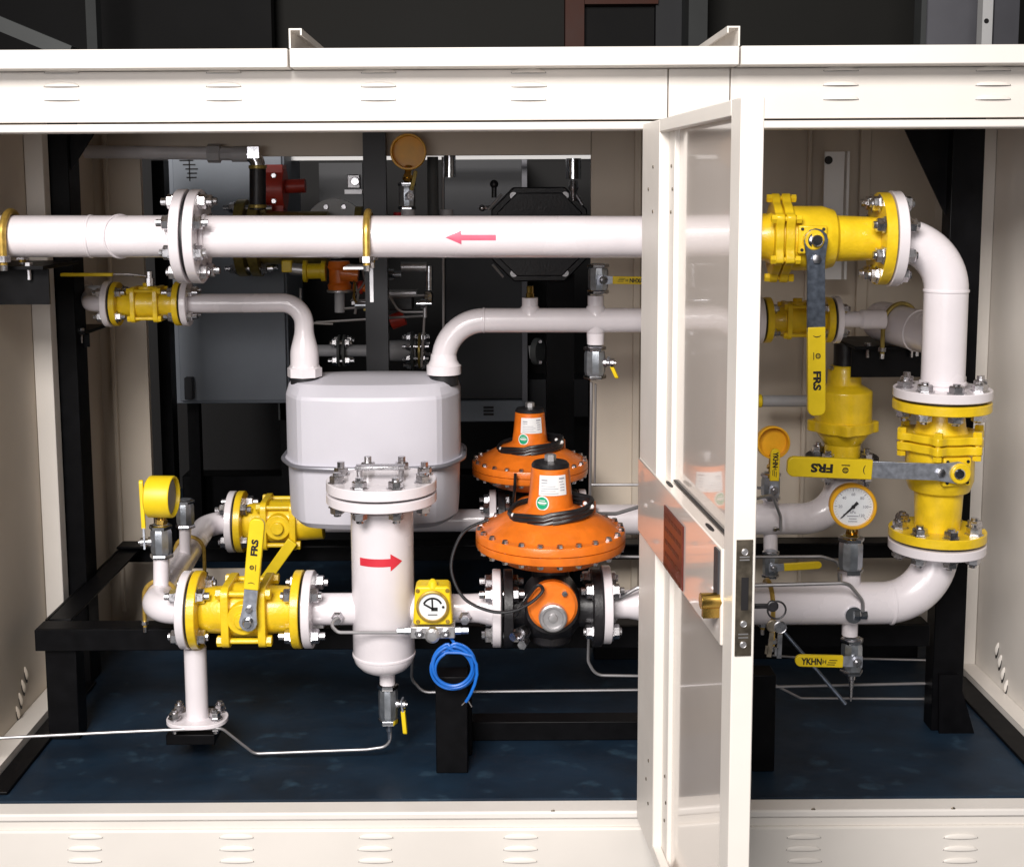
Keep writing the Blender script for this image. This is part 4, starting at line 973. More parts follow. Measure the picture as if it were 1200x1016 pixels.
small_valve('vent_valve', 'chrome ball valve with yellow handle above the meter outlet pipe', P(701, 327, YM), Z_, mm(36, YM), mm(11, YM), hand=(FRONT+X_*.2, X_-Z_*.02, mm(52, YM), mm(9, YM)), word='YKHN')
small_valve('drain_valve', 'chrome ball valve hanging under the meter outlet pipe beside the door', P(697, 425, YM), Z_, mm(40, YM), mm(11.5, YM), hand=(X_+FRONT*.25, -Z_*.8+X_*.35, mm(20, YM), .010))
bt = [P(693, 448, YM), P(693, 470, YM), P(691, 598, YM+.02)]
single(MB().tube(fillet(bt, .05), .0036, 8), 'sensing_tube', 'steel', 'upright steel tube hanging from the chrome valve, left one of the pair', 'tube', bt[2])
bt = [P(698, 450, YM), P(698, 480, YM+.01), P(697, 566, YM+.02)]
single(MB().tube(bt, .0026, 8), 'sensing_tube', 'steel', 'upright steel tube hanging from the chrome valve, thinner right one', 'tube', bt[2])
# right of small valve: reducer & pipe to the back right
tW = thing('bypass_pipe', 'white reducer and pipe stub behind the right elbow, held by a clamp', 'pipe', P(1030, 375, Y5))
m_ = MB(); m_.lathe(b6, X_, [(0, mm(9.5, Y5)), (mm(32, Y5), mm(9.5, Y5)), (mm(35, Y5), mm(11.5, Y5)), (mm(62, Y5), mm(11.5, Y5))], 28); build(m_, 'reducer', 'white', tW)
w0, w1 = P(1024, 374, 3.13), P(1112, 397, 2.90); dw = (w1-w0).normalized()
m_ = MB(); m_.lathe(w0, dw, [(0, .03), (.012, .046), (.03, .05), ((w1-w0).length, .05)], 36); build(m_, 'pipe_wall', 'white', tW)
m_ = MB(); weld(m_, w0+dw*.155, dw, .05); build(m_, 'weld_seam', 'white', tW)
flange_pair(b6, -X_, mm(28, Y5), .014, tW, None, 'white', 'yellow', 4, .006, mm(20, Y5), .005)
ubolt('pipe_clamp', 'silver clamp over the white pipe stub behind the right elbow', w0+dw*.095, dw, .0505, .066, .0055, 'olive')
# ---- left small valve + meter inlet
v5 = thing('ball_valve', 'small yellow ball valve left of the meter, lever lying flat above it', 'valve', P(178, 385, YM))
z5 = P(180, 356, YM).z
a5 = Vector((PX(134, YM), YM, z5)); b5 = Vector((PX(216, YM), YM, z5))
valve3(v5, a5+X_*.003, b5-X_*.003, mm(26, YM), Z_, .014)
pv = Vector((PX(178, YM), YM-.0, z5+mm(31, YM)))
m_ = MB(); lp = [pv+X_*.006, pv+X_*-.010+Z_*.002, P(152, 322, YM), P(132, 322, YM)]
m_.tube(lp, .0036, 8); lo = build(m_, 'lever', 'zinc', v5)
m_ = MB(); q0_, q1_ = P(133, 322, YM), P(72, 322, YM); m_.obox((q0_+q1_)/2, q1_-q0_, Y_*.02, Z_*.008); build(m_, 'grip', 'grip', lo, bevel=.002)
m_ = MB(); m_.lathe(pv-Z_*.02, Z_, [(0, .012), (.018, .012), (.018, .008), (.034, .008)], 10); build(m_, 'stem_nut', 'zinc', v5)
tI = thing('meter_inlet_pipe', 'white pipe from the small left ball valve bending down into the gas meter', 'pipe', P(357, 438, YM))
nx = PX(357, YM, 430)
path = fillet([Vector((b5.x, YM, z5)), Vector((PX(356, YM, 357), YM, z5)), Vector((nx, YM, PZ(440, YM)))], [.052], 14)
rad = []
for p_ in path:
    rad.append(mm(11.2, YM))
ext = [path[-2]+(path[-1]-path[-2])*k/12 for k in range(1, 13)]
full = path[:-1]+ext
def rz(p_):
    if abs(p_.x-nx) > .02: return mm(11.2, YM)
    z1, z2 = PZ(384, YM), PZ(414, YM); t_ = max(0, min(1, (z1-p_.z)/(z1-z2))); t_ = t_*t_*(3-2*t_); return mm(11.2+5.6*t_, YM)
build(MB().tube(full, 0, 36, [rz(p_) for p_ in full]), 'pipe_wall', 'white', tI)
m_ = MB(); m_.lathe(Vector((nx, YM, PZ(440, YM))), Z_, [(0, mm(18, YM)), (.001, mm(20.5, YM)), (.022, mm(20.5, YM)), (.025, mm(18, YM)), (.03, mm(17, YM))], 8); build(m_, 'union_nut', 'white', tI)
flange_pair(b5, -X_, mm(27, YM), .015, tI, None, 'white', 'yellow', 4, .006, mm(20, YM), .004, prot=.012)
tL = thing('branch_pipe', 'short white pipe end left of the small ball valve', 'pipe', P(100, 356, YM))
m_ = MB(); m_.tube(fillet([a5, Vector((PX(108, YM), YM, z5)), Vector((PX(96, 3.2), 3.25, z5+.02))], [.035]), mm(9.5, YM), 24); build(m_, 'pipe_wall', 'white', tL)
flange_pair(a5, X_, mm(27, YM), .015, tL, None, 'white', 'yellow', 4, .006, mm(20, YM), .004, prot=.012)
m_ = MB(); m_.tube([P(86, 342, 3.12), P(128, 341, 3.12)], mm(7, 3.1), 16); build(m_, 'side_stub', 'pipegrey', tL)
# ---- gas meter
mt = thing('gas_meter', 'grey diaphragm gas meter with rounded casing and rim, behind the filter', 'gas meter', P(438, 622, 3.0))
YC = 3.02; mxc = (PX(337, YC, 500)+PX(541, YC, 500))/2; hwid = (PX(541, YC, 500)-PX(337, YC, 500))/2; hdep = .165
def meter_outline():
    q = [(1, 0), (1.0, .50), (.83, .86), (.45, .985), (0, 1.02), (-.45, .985), (-.83, .86), (-1, .5), (-1, 0), (-1.0, -.30), (-.80, -.87), (-.42, -.98), (0, -1.01), (.42, -.98), (.80, -.87), (1.0, -.30)]
    pts = []
    n = len(q)
    for i in range(n):     # corner cutting: long flats stay, corners get a short rounding
        a, b = q[i], q[(i+1) % n]
        for t_ in (.06, .3, .5, .7, .94): pts.append((a[0]+(b[0]-a[0])*t_, a[1]+(b[1]-a[1])*t_))
    for _ in range(3):
        m_ = len(pts); new = []
        for i in range(m_):
            a, b, c = pts[i-1], pts[i], pts[(i+1) % m_]
            new.append(((a[0]+2*b[0]+c[0])/4, (a[1]+2*b[1]+c[1])/4))
        pts = new
    return pts
OUTL = meter_outline()
def ringpts(z, sx, sy, dy=0):
    return [Vector((mxc+a*hwid*sx, YC+dy+b*hdep*sy, z)) for a, b in OUTL]
def loft(rings):
    m_ = MB(); n = len(rings[0]); vs = [p for r_ in rings for p in r_]; fs = []
    for i in range(len(rings)-1):
        for k in range(n): fs.append((i*n+k, i*n+(k+1) % n, (i+1)*n+(k+1) % n, (i+1)*n+k))
    fs += [tuple(range(n)), tuple(range((len(rings)-1)*n, len(rings)*n))]
    return m_.add(vs, fs)
zt_ = PZ(443, YC-.0); zrim = PZ(531, YC); zb_ = PZ(618, YC-.12)
build(loft([ringpts(zrim+.002, .985, .98), ringpts(zt_-.030, .985, .97), ringpts(zt_-.022, .975, .95), ringpts(zt_-.006, .955, .80), ringpts(zt_+.002, .93, .70), ringpts(zt_+.010, .86, .22), ringpts(zt_+.011, .80, .05)]), 'upper_case', 'grey', mt, angle=12)
build(loft([ringpts(zb_, .80, .72), ringpts(zb_+.004, .90, .88), ringpts(zb_+.018, .955, .95), ringpts(zb_+.05, .965, .96), ringpts(zrim-.002, .975, .97)]), 'lower_case', 'grey', mt, angle=16)
build(loft([ringpts(zrim-.0025, 1.022, 1.035), ringpts(zrim+.0025, 1.022, 1.035)]), 'seam_flange', 'grey', mt)
rp_ = ringpts(zrim, 1.03, 1.045); rp_ = rp_+[rp_[0], rp_[1]]
build(MB().tube(rp_, .0055, 10, close=False), 'rim', 'greyrim', mt)
for x_ in (nx, mx): build(MB().lathe(Vector((x_, YM, zt_-.01)), Z_, [(0, mm(17, YM)), (PZ(439, YM)-zt_+.01, mm(17, YM))], 28), 'port', 'rubber', mt)
# faceted top ridge
tm = MB(); zz = zt_+.001
# ---- clamps on the outlet pipe
ubolt('pipe_clamp', 'yellow zinc clamp round the middle of the outlet pipe', on(432), axm, r80, .058, .0078)
ubolt('pipe_clamp', 'yellow clamp round the far left end of the outlet pipe', on(14), axm, r80, .058, .0078)
br = thing('pipe_bracket', 'silver angle bracket hanging below the middle clamp', 'bracket', P(432, 312, 2.75))
build(MB().box(PX(412, 2.75), PX(440, 2.75), 2.62, 2.72, PZ(309, 2.7)-.006, PZ(309, 2.7)-.001), 'shelf', 'alu', br)
build(MB().box(PX(436, 2.75), PX(440, 2.75), 2.721, 2.726, PZ(352, 2.75), PZ(309, 2.7)), 'web', 'alu', br)
# ---- left gauge assembly
gp = ch0+dirh*.10
c = P(189, 668, 2.66); zg_ = PZ(656, 2.66)
m_ = MB(); m_.cyl(P(189, 690, 2.66), P(189, 648, 2.66), mm(9.5, 2.66), n=20); build(m_, 'gauge_nipple', 'white', hd)
m_ = MB(); m_.cyl(P(217, 650, 2.9), P(217, 618, 2.9), mm(7, 2.9), n=18); build(m_, 'rear_nipple', 'white', hd)
small_valve('gauge_valve', 'chrome ball valve under the yellow gauge, upright yellow lever on its left', P(189, 634, 2.66), Z_, mm(42, 2.66), mm(12, 2.66), hand=(-X_+FRONT*.2, Z_-X_*.02, mm(76, 2.66), .013))
small_valve('gauge_valve', 'plain chrome valve just behind the yellow gauge on the left header', P(217, 602, 2.9), Z_, mm(36, 2.9), mm(10, 2.9))
gauge('pressure_gauge', 'yellow pressure gauge turned sideways on the left inlet header', P(204, 582, 2.66), X_+FRONT*.06, mm(25, 2.66), mm(31, 2.66), P(189, 613, 2.66), body='grip', dial=False, back='sheet')
# ---- blue cable coil
bc = thing('coiled_cable', 'coil of bright blue cable hanging beneath the square gauge', 'cable', P(531, 808, YI-.09))
pts = [P(527, 746, Yg+.02), P(534, 756, Yg)]
c = P(531, 781, Yg); R_ = mm(26, Yg)
for i in range(5*24):
    a_ = PI/2-2*PI*i/24; k = i//24
    rr = R_*(1.02-.03*k+.03*math.sin(i*.21)); pts.append(c+X_*(math.cos(a_)*rr*1.0+.002*math.sin(k*2.1))+Z_*(math.sin(a_)*rr*(.98+.05*(k % 2)) + (.005 if k % 2 else -.003))+Y_*(.004*math.sin(k*1.7)-.003*k))
pts += [P(553, 768, Yg-.02), P(559, 790, Yg-.02), P(552, 812, Yg-.02), P(546, 822, Yg-.015)]
build(MB().tube(spline(pts, 2), .0033, 8), 'lead', 'blue', bc)
for a, b in (((546, 821), (541, 826)), ((548, 820), (553, 828))): build(MB().tube([P(*a, Yg-.015), P(*b, Yg-.012)], .0014, 6), 'bare_wire', 'zinc', bc)
# ---- thin tubes
def thin(label, pts, r=.0034, f=.02, m='steel', name='sensing_tube'):
    single(MB().tube(fillet(pts, f, 7), r, 8), name, m, label, 'tube', pts[0])
thin('steel tube dropping right of the filter and running low to the right', [P(484, 748, 2.7), P(482, 796, 2.72), P(496, 811, 2.72), P(760, 808, 2.72), P(1112, 800, 2.75)], .0034, .03)
thin('steel tube dropping from the front regulator flange then turning right', [P(690, 740, 2.62), P(689, 775, 2.62), P(698, 791, 2.62), P(892, 794, 2.64)], .0034, .03)
thin('bent steel tube from the regulator body climbing to the right behind the door', [P(690, 701, YI-.02), P(724, 702, YI-.03), P(748, 688, YI-.04), P(880, 686, YI-.06), P(994, 683, YI-.07), P(1011, 704, YI-.05), P(1011, 724, YI-.045)], .0042, .03)
thin('bent steel tube beside the front regulator tower running right behind the door', [P(690, 602, YI+.08), P(722, 602, YI+.10), P(748, 594, YI+.12), P(860, 590, 2.9), P(905, 580, 3.05), P(915, 606, 3.08), P(915, 622, 3.08)], .0042, .03)
thin('level steel tube crossing behind the upright tubes beside the door', [P(692, 568, 3.1), P(760, 568, 3.1), P(840, 570, 3.1), P(898, 572, 3.14)], .0036)
thin('level steel tube at regulator rim height ending at the right gauge', [P(712, 652, 2.75), P(800, 653, 2.75), P(962, 652, 2.75), P(983, 658, 2.75), P(984, 690, 2.75)], .0038, .02)
thin('level steel tube low behind the drain valve handle', [P(905, 768, 2.95), P(930, 770, 2.95), P(1112, 774, 2.95)], .003)
thin('bent steel tube low on the right beneath the drain valve', [P(903, 800, 2.8), P(938, 818, 2.8), P(1112, 819, 2.8)], .003, .02)
a_, b_ = P(912, 732, 2.66), P(991, 825, 2.60)
single(MB().tube([a_, b_], .0045, 10), 'steel_rod', 'lever', 'slanting dark steel rod beside the keys in front of the floor', 'rod', b_)
# ================================================================== SECOND UNIT BEYOND THE BACK OPENING
YU = 4.15
fl2 = struct(MB().box(-2.6, 2.2, 3.62, 7.2, -.06, -.03), 'rear_floor', 'floor')
t = thing('control_cabinet', 'slate grey steel control cabinet beyond the back opening on the left', 'cabinet', P(270, 472, YU))
x0, x1 = PX(204, YU), PX(338, YU); z0, z1 = PZ(471, YU), PZ(176, YU)
build(MB().box(x0, x1, YU, YU+.35, z0, z1), 'box_body', 'slate', t, bevel=.004)
build(MB().box(x0+.02, x1-.006, YU-.02, YU-.002, z0+.012, z1-.01), 'front_door', 'slate', t, bevel=.003)
m_ = MB(); q = P(222, 455, YU-.035); m_.obox(q, X_*.028, Y_*.03, Z_*.075); build(m_, 'latch', 'dkgrey', t, bevel=.003)
m_ = MB(); q = P(222, 199, YU-.022)
for i in range(5): m_.obox(q+Z_*(.03-.014*i)+X_*rp.uniform(-.01, .01), X_*rp.uniform(.02, .05), Y_*.001, Z_*.004)
m_.obox(q, X_*.004, Y_*.001, Z_*.075); build(m_, 'diagram_sticker', 'ink', t)
for px in (215, 327): build(MB().box(PX(px, YU)-.02, PX(px, YU)+.02, YU+.1, YU+.14, -.03, z0-.001), 'leg', 'black', t)
build(MB().box(PX(318, YU), PX(350, YU), YU+.1, YU+.3, PZ(497, YU), z0-.001), 'gland_box', 'column', t)
t = thing('vent_pipe', 'dusty grey pipe with union and elbow high at the back left', 'pipe', P(180, 180, 3.62))
Y7 = 3.40
a_, b_ = P(82, 178, Y7), P(244, 180, Y7)
build(MB().cyl(a_, b_, mm(7.5, Y7), n=24), 'pipe_wall', 'pipelight', t)
m_ = MB(); m_.lathe(b_, b_-a_, [(0, mm(11, Y7)), (mm(14, Y7), mm(11, Y7)), (mm(15, Y7), mm(8, Y7)), (mm(28, Y7), mm(8, Y7))], 8); m_.lathe(P(272, 181, Y7), X_, [(0, mm(9, Y7)), (mm(18, Y7), mm(9, Y7))], 16); build(m_, 'union', 'pipegrey', t)
m_ = MB(); m_.tube(fillet([P(286, 181, Y7), P(302, 181, Y7), P(302, 196, Y7)], .03), mm(8.5, Y7), 18); m_.obox(P(297, 179, Y7-.02), X_*mm(14, Y7), Y_*.01, Z_*mm(14, Y7)); build(m_, 'elbow', 'chrome', t, bevel=.001)
t = thing('check_valve', 'black vertical valve with yellow end rings under the grey elbow', 'valve', P(302, 250, Y7))
build(MB().cyl(P(302, 246, Y7), P(302, 196, Y7), mm(9.5, Y7), n=24), 'body', 'castblk', t)
for y in (196, 242): build(MB().disc(P(302, y, Y7), Z_, mm(10.5, Y7), .010, 24), 'ring', 'olive', t)
t = thing('red_valve', 'dark red round valve with a side spindle beyond the outlet pipe', 'valve', P(325, 250, 4.0)); Y8 = 4.0
m_ = MB(); m_.disc(P(324, 222, Y8), X_, mm(24, Y8), .06, 32); m_.obox(P(324, 222, Y8), X_*.055, Y_*.08, Z_*mm(56, Y8)); build(m_, 'body', 'red', t, bevel=.006)
build(MB().cyl(P(330, 219, Y8), P(358, 218, Y8), mm(8, Y8), n=20), 'spindle', 'red', t)
for y in (206, 236): build(MB().disc(P(321, y, Y8-.06), FRONT, .009, .01, 6), 'bolt', 'zinc', t)
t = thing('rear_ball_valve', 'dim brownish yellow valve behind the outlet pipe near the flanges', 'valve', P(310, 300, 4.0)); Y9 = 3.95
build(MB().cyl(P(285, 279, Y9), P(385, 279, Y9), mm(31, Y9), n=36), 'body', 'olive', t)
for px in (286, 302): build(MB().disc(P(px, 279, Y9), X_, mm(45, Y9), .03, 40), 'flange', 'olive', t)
bolt_circle(t, P(294, 279, Y9), X_, mm(38, Y9), 8, .009, .04, .02)
t = thing('blind_flange', 'pale grey round flange plate rising behind the outlet pipe', 'flange', P(393, 290, 4.05))
build(MB().disc(P(393, 268, 4.05), FRONT, mm(35, 4.05), .03, 44), 'plate', 'paper', t)
for k in range(8):
    a_ = 2*PI*(k+.5)/8; c = P(393, 268, 4.03)+(X_*math.cos(a_)+Z_*math.sin(a_))*mm(27, 4.05); build(MB().disc(c, FRONT, .009, .012, 8), 'bolt', 'zinc', t)
t = thing('mounting_frame', 'thin white frame rail across the top of the back opening', 'frame', P(330, 185, 4.3))
build(MB().box(PX(322, 4.3), PX(740, 4.3), 4.3, 4.34, PZ(187, 4.3), PZ(182.5, 4.3)), 'rail', 'paper', t); build(MB().box(PX(330, 4.3), PX(334, 4.3), 4.3, 4.34, PZ(300, 4.3), PZ(187, 4.3)-.002), 'upright', 'paper', t)
build(MB().box(PX(307, 4.28), PX(331, 4.28), 4.31, 4.33, PZ(250, 4.3), PZ(187, 4.3)-.002), 'white_board', 'paper', t)
single(MB().box(-2.3, 1.6, 5.2, 5.25, -.03, 1.55), 'dark_backing', 'walldark', 'black backing sheet standing in for the dark beyond the back opening', 'backing', Vector((-.3, 5.2, -.03)))  # black sheet added to stand for the unlit space behind
single(MB().box(PX(378, 4.6), PX(428, 4.6), 4.6, 4.65, PZ(262, 4.6), PZ(190, 4.6)), 'grey_board', 'dkgrey', 'dull grey board in the gloom behind the pale round flange', 'panel', P(400, 330, 4.6))
t = thing('junction_block', 'small square metal block with bolts left of the dark back post', 'fitting', P(415, 228, 3.9))
build(MB().obox(P(415, 213, 3.9), X_*mm(15, 3.9), Y_*.04, Z_*mm(16, 3.9)), 'block', 'alu', t, bevel=.003); build(MB().disc(P(416, 213, 3.875), FRONT, mm(5, 3.9), .012, 16), 'cap', 'zinc', t)
build(MB().obox(P(415, 225, 3.9), X_*mm(20, 3.9), Y_*.05, Z_*mm(5, 3.9)), 'foot', 'alu', t)
# amber gauge at the back
small_valve('gauge_valve', 'chrome valve under the round amber gauge above the outlet pipe', P(477, 230, 3.36), Z_, mm(32, 3.36), mm(9, 3.36), hand=(FRONT+X_*.3, Z_+X_*.25, mm(30, 3.36), .010), hm='olive')
gauge('pressure_gauge', 'round amber gauge back hanging high in the middle of the opening', P(478, 178, 3.36), FRONT, mm(21, 3.36), .04, P(477, 214, 3.36), dial=False, body='amber')
single(MB().cyl(P(479, 280, 3.36), P(478, 246, 3.36), mm(8, 3.36), n=18), 'gauge_standpipe', 'pipegrey', 'grey stub pipe carrying the high amber gauge', 'pipe', P(479, 280, 3.5))
single(MB().cyl(P(508, 300, 3.6), P(507, 184, 3.6), mm(6.5, 3.6), n=18), 'riser_tube', 'column', 'upright grey tube right of the high amber gauge', 'tube', P(508, 300, 3.6))
t = thing('lubricator', 'short bright steel cylinder with thin stem, left of the dark round meter', 'fitting', P(527, 255, 3.6))
build(MB().cyl(P(527, 208, 3.6), P(527, 181, 3.6), mm(7, 3.6), n=18), 'cylinder', 'chrome', t); build(MB().cyl(P(520, 470, 3.6), P(519, 184, 3.6), .004, n=8), 'stem', 'steel', t); build(MB().cyl(P(523, 262, 3.6), P(523, 246, 3.6), mm(8, 3.6), n=18), 'collar', 'pipegrey', t)
# dark enclosures at the back
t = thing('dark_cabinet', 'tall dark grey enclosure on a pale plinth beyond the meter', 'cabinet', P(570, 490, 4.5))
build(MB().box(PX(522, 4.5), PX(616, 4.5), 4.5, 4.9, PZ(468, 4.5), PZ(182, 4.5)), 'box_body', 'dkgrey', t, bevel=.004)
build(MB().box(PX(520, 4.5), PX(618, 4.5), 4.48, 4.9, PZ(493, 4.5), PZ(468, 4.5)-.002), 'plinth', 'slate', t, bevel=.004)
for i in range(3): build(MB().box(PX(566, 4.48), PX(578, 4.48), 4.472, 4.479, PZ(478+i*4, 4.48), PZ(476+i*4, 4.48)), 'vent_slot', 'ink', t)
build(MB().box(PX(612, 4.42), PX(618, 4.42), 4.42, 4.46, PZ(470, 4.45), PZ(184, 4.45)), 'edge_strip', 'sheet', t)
t = thing('rotary_meter', 'black eight sided rotary gas meter behind the outlet pipe', 'gas meter', P(632, 332, 3.75)); Yr = 3.72
c = P(632, 275, Yr); w = mm(56, Yr); h = mm(55, Yr); k = mm(26, Yr)
oct_ = [(-w, -h+k), (-w+k, -h), (w-k, -h), (w, -h+k), (w, h-k), (w-k, h), (-w+k, h), (-w, h-k)]
m_ = MB(); m_.prism(oct_, c+Y_*.10, X_, Z_, Y_*.2); build(m_, 'body', 'castblk', t, bevel=.004)
m_ = MB(); m_.prism([(a*.88, b*.88) for a, b in oct_], c-Y_*.006, X_, Z_, Y_*.012); build(m_, 'front_cover', 'castblk', t, bevel=.003)
for sx_ in (-1, 1):
    for sz_ in (-1, 1):
        m_ = MB(); m_.lathe(c+X_*sx_*(w-k)+Z_*sz_*(h-k*.38)-Y_*.001, FRONT, [(0, .011), (.008, .011), (.008, .006), (.004, .006), (.004, 0)], 14); build(m_, 'screw', 'alu', t)
for (ax_, ay_), (bx_, by_) in (((572, 246), (588, 228)), ((683, 240), (672, 226)), ((577, 310), (590, 325))):
    build(MB().tube([P(ax_, ay_, Yr-.012), P(bx_, by_, Yr-.012)], .004, 8), 'edge_clip', 'alu', t)
build(MB().sphere(P(565, 244, Yr), mm(4, Yr), 14), 'side_plug', 'zinc', t); build(MB().cyl(P(565, 244, Yr), P(576, 243, Yr), mm(2.5, Yr), n=10), 'plug_stem', 'zinc', t); build(MB().sphere(P(579, 216, Yr), mm(5, Yr), 14), 'side_plug', 'castblk', t); build(MB().cyl(P(579, 232, Yr), P(579, 216, Yr), mm(3, Yr), n=10), 'plug_stem', 'castblk', t)
t = thing('filter_cup', 'small silver filter cup above the dark rotary meter', 'fitting', P(672, 230, 3.7))
build(MB().cyl(P(672, 210, 3.7), P(672, 186, 3.7), mm(9, 3.7), n=22), 'cup', 'chrome', t); build(MB().lathe(P(672, 212, 3.7), -Z_, [(0, .012), (.02, .016), (.035, .010), (.06, .007)], 12), 'drain', 'zinc', t); build(MB().tube([P(674, 226, 3.7), P(683, 240, 3.7)], .005, 8), 'lever', 'zinc', t)
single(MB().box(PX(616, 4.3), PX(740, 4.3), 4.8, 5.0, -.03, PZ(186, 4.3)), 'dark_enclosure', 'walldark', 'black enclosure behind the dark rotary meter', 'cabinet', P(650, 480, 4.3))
t = thing('small_flange', 'little grey flanged fitting in the dark right of the enclosure', 'fitting', P(627, 430, 4.0))
build(MB().disc(P(630, 412, 4.0), X_*.9+FRONT*.4, mm(16, 4.0), .02, 28), 'plate', 'column', t); build(MB().cyl(P(620, 413, 4.0), P(630, 412, 4.0), mm(8, 4.0), n=18), 'stub', 'pipegrey', t)
for y in (400, 424): build(MB().disc(P(633, y, 3.97), FRONT, .007, .03, 6), 'bolt', 'zinc', t)
t = thing('far_shelf', 'dim grey block low in the dark right of the enclosure', 'box', P(640, 500, 4.7))
build(MB().box(PX(618, 4.6), PX(690, 4.6), 4.62, 4.78, PZ(490, 4.6), PZ(446, 4.6)), 'block', 'dkgrey', t)
# pieces under the outlet pipe, beyond the opening
t = thing('pilot_regulator', 'small orange red pilot regulator beyond the meter inlet pipe', 'regulator', P(400, 340, 3.6)); Y0 = 3.62
m_ = MB(); m_.lathe(P(398, 340, Y0), Z_, [(0, mm(13, Y0)), (mm(6, Y0), mm(14, Y0)), (mm(9, Y0), mm(12, Y0)), (mm(24, Y0), mm(12, Y0)), (mm(27, Y0), mm(14, Y0)), (mm(34, Y0), mm(12, Y0))], 28); build(m_, 'body', 'orange', t)
m_ = MB(); m_.cyl(P(400, 320, Y0-.03), P(420, 322, Y0-.03), mm(9, Y0), n=16); build(m_, 'cap', 'orange', t)
build(MB().disc(P(398, 341, Y0), Z_, mm(15, Y0), .008, 28), 'base_flange', 'alu', t); m_ = MB(); m_.cyl(P(398, 366, Y0), P(398, 342, Y0), mm(6, Y0), n=18); build(m_, 'outlet', 'pipegrey', t)
t = thing('pilot_valve', 'small yellow fitting left of the orange red pilot regulator', 'fitting', P(368, 335, Y0))
m_ = MB(); m_.lathe(P(356, 318, Y0), X_, [(0, mm(13, Y0)), (mm(4, Y0), mm(13, Y0)), (mm(5, Y0), mm(9, Y0)), (mm(20, Y0), mm(9, Y0)), (mm(21, Y0), mm(12, Y0)), (mm(26, Y0), mm(12, Y0))], 24); build(m_, 'body', 'grip', t)
m_ = MB(); m_.obox(P(337, 312, Y0), X_*mm(12, Y0), Y_*.04, Z_*mm(14, Y0)); build(m_, 'end_block', 'grip', t, bevel=.003); build(MB().cyl(P(340, 315, Y0), P(358, 317, Y0), mm(7, Y0), n=16), 'connector', 'alu', t)
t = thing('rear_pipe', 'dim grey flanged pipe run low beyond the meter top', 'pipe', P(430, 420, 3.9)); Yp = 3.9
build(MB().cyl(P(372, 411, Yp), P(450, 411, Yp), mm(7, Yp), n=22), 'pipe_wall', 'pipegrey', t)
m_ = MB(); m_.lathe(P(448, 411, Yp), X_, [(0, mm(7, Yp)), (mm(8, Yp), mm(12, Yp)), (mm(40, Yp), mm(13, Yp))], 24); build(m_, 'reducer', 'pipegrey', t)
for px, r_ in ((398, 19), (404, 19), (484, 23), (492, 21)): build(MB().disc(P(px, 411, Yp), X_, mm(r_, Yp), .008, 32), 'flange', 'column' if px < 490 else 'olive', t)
bolt_circle(t, P(401, 411, Yp), X_, mm(15, Yp), 4, .007, .014, .012); bolt_circle(t, P(488, 411, Yp), X_, mm(18, Yp), 8, .006, .018, .012)
t = thing('pilot_tubing', 'tangle of thin steel tubing beyond the outlet pipe middle', 'tube', P(420, 360, Y0))
for pts in ([(415, 330), (420, 345), (416, 368)], [(424, 312), (428, 330), (412, 352), (440, 352)], [(440, 312), (446, 350), (448, 440)], [(400, 362), (430, 360)], [(456, 348), (500, 346)], [(498, 360), (494, 430)], [(370, 378), (500, 370)]):
    build(MB().tube([P(a, b, Y0) for a, b in pts], .004, 8), 'tube_run', 'steel', t)
t = thing('pilot_bracket', 'thin silver bracket plate below the clamp in the opening', 'bracket', P(430, 355, Y0))
build(MB().box(PX(412, Y0), PX(440, Y0), Y0+.02, Y0+.05, PZ(357, Y0), PZ(353, Y0)), 'shelf', 'alu', t); build(MB().obox(P(437, 362, Y0), X_*mm(22, Y0), Y_*.01, Z_*mm(4, Y0)), 'green_handle', 'olive', t)
t = thing('sensor_fitting', 'bright steel sensor fitting hanging below the outlet pipe', 'fitting', P(503, 350, Y0))
build(MB().cyl(P(503, 340, Y0), P(503, 312, Y0), mm(4.5, Y0), n=14), 'body', 'chrome', t); m_ = MB(); m_.lathe(P(502, 354, Y0), Z_, [(0, mm(5, Y0)), (mm(8, Y0), mm(6, Y0)), (mm(12, Y0), mm(4, Y0))], 8); build(m_, 'nut', 'chrome', t)
m_ = MB(); m_.cyl(P(470, 313, Y0), P(500, 313, Y0), mm(6, Y0), n=14); build(m_, 'side_arm', 'alu', t)
t = thing('solenoid_block', 'dark green solenoid block with silver top in the back opening', 'fitting', P(470, 370, Y0+.1))
build(MB().obox(P(470, 352, Y0+.1), X_*mm(30, Y0), Y_*.08, Z_*mm(22, Y0)), 'block', 'castblk', t, bevel=.004); build(MB().obox(P(472, 343, Y0+.09), X_*mm(34, Y0), Y_*.09, Z_*mm(4, Y0)), 'top_plate', 'alu', t)
def nip(name, label, cat, spec, Y):
    t = thing(name, label, cat, P(spec[0][1][0], spec[0][1][1], Y))
    for nm, a, b, r, m__ in spec:
        build(MB().cyl(P(a[0], a[1], Y), P(b[0], b[1], Y), mm(r, Y), n=18), nm, m__, t)
    return t
Ya = 3.58
nip('union_fitting', 'bright steel union under the outlet pipe right of the pilot regulator', 'fitting', [('body', (448, 322), (470, 322), 4, 'nickel'), ('nut', (454, 322), (462, 322), 6.5, 'chrome'), ('arm', (446, 311), (446, 340), 2, 'steel')], Ya)
nip('elbow_fitting', 'small steel elbow and nut beside the silver topped solenoid block', 'fitting', [('body', (488, 356), (506, 356), 3.5, 'chrome'), ('nut', (493, 356), (499, 356), 5.5, 'chrome'), ('tail', (498, 372), (498, 356), 2.4, 'steel')], Ya)
nip('red_coil', 'dark red coil housing low behind the meter outlet elbow', 'fitting', [('coil', (458, 378), (474, 372), 9, 'red'), ('end_cap', (455, 379), (458, 378), 6, 'castblk')], 3.7)
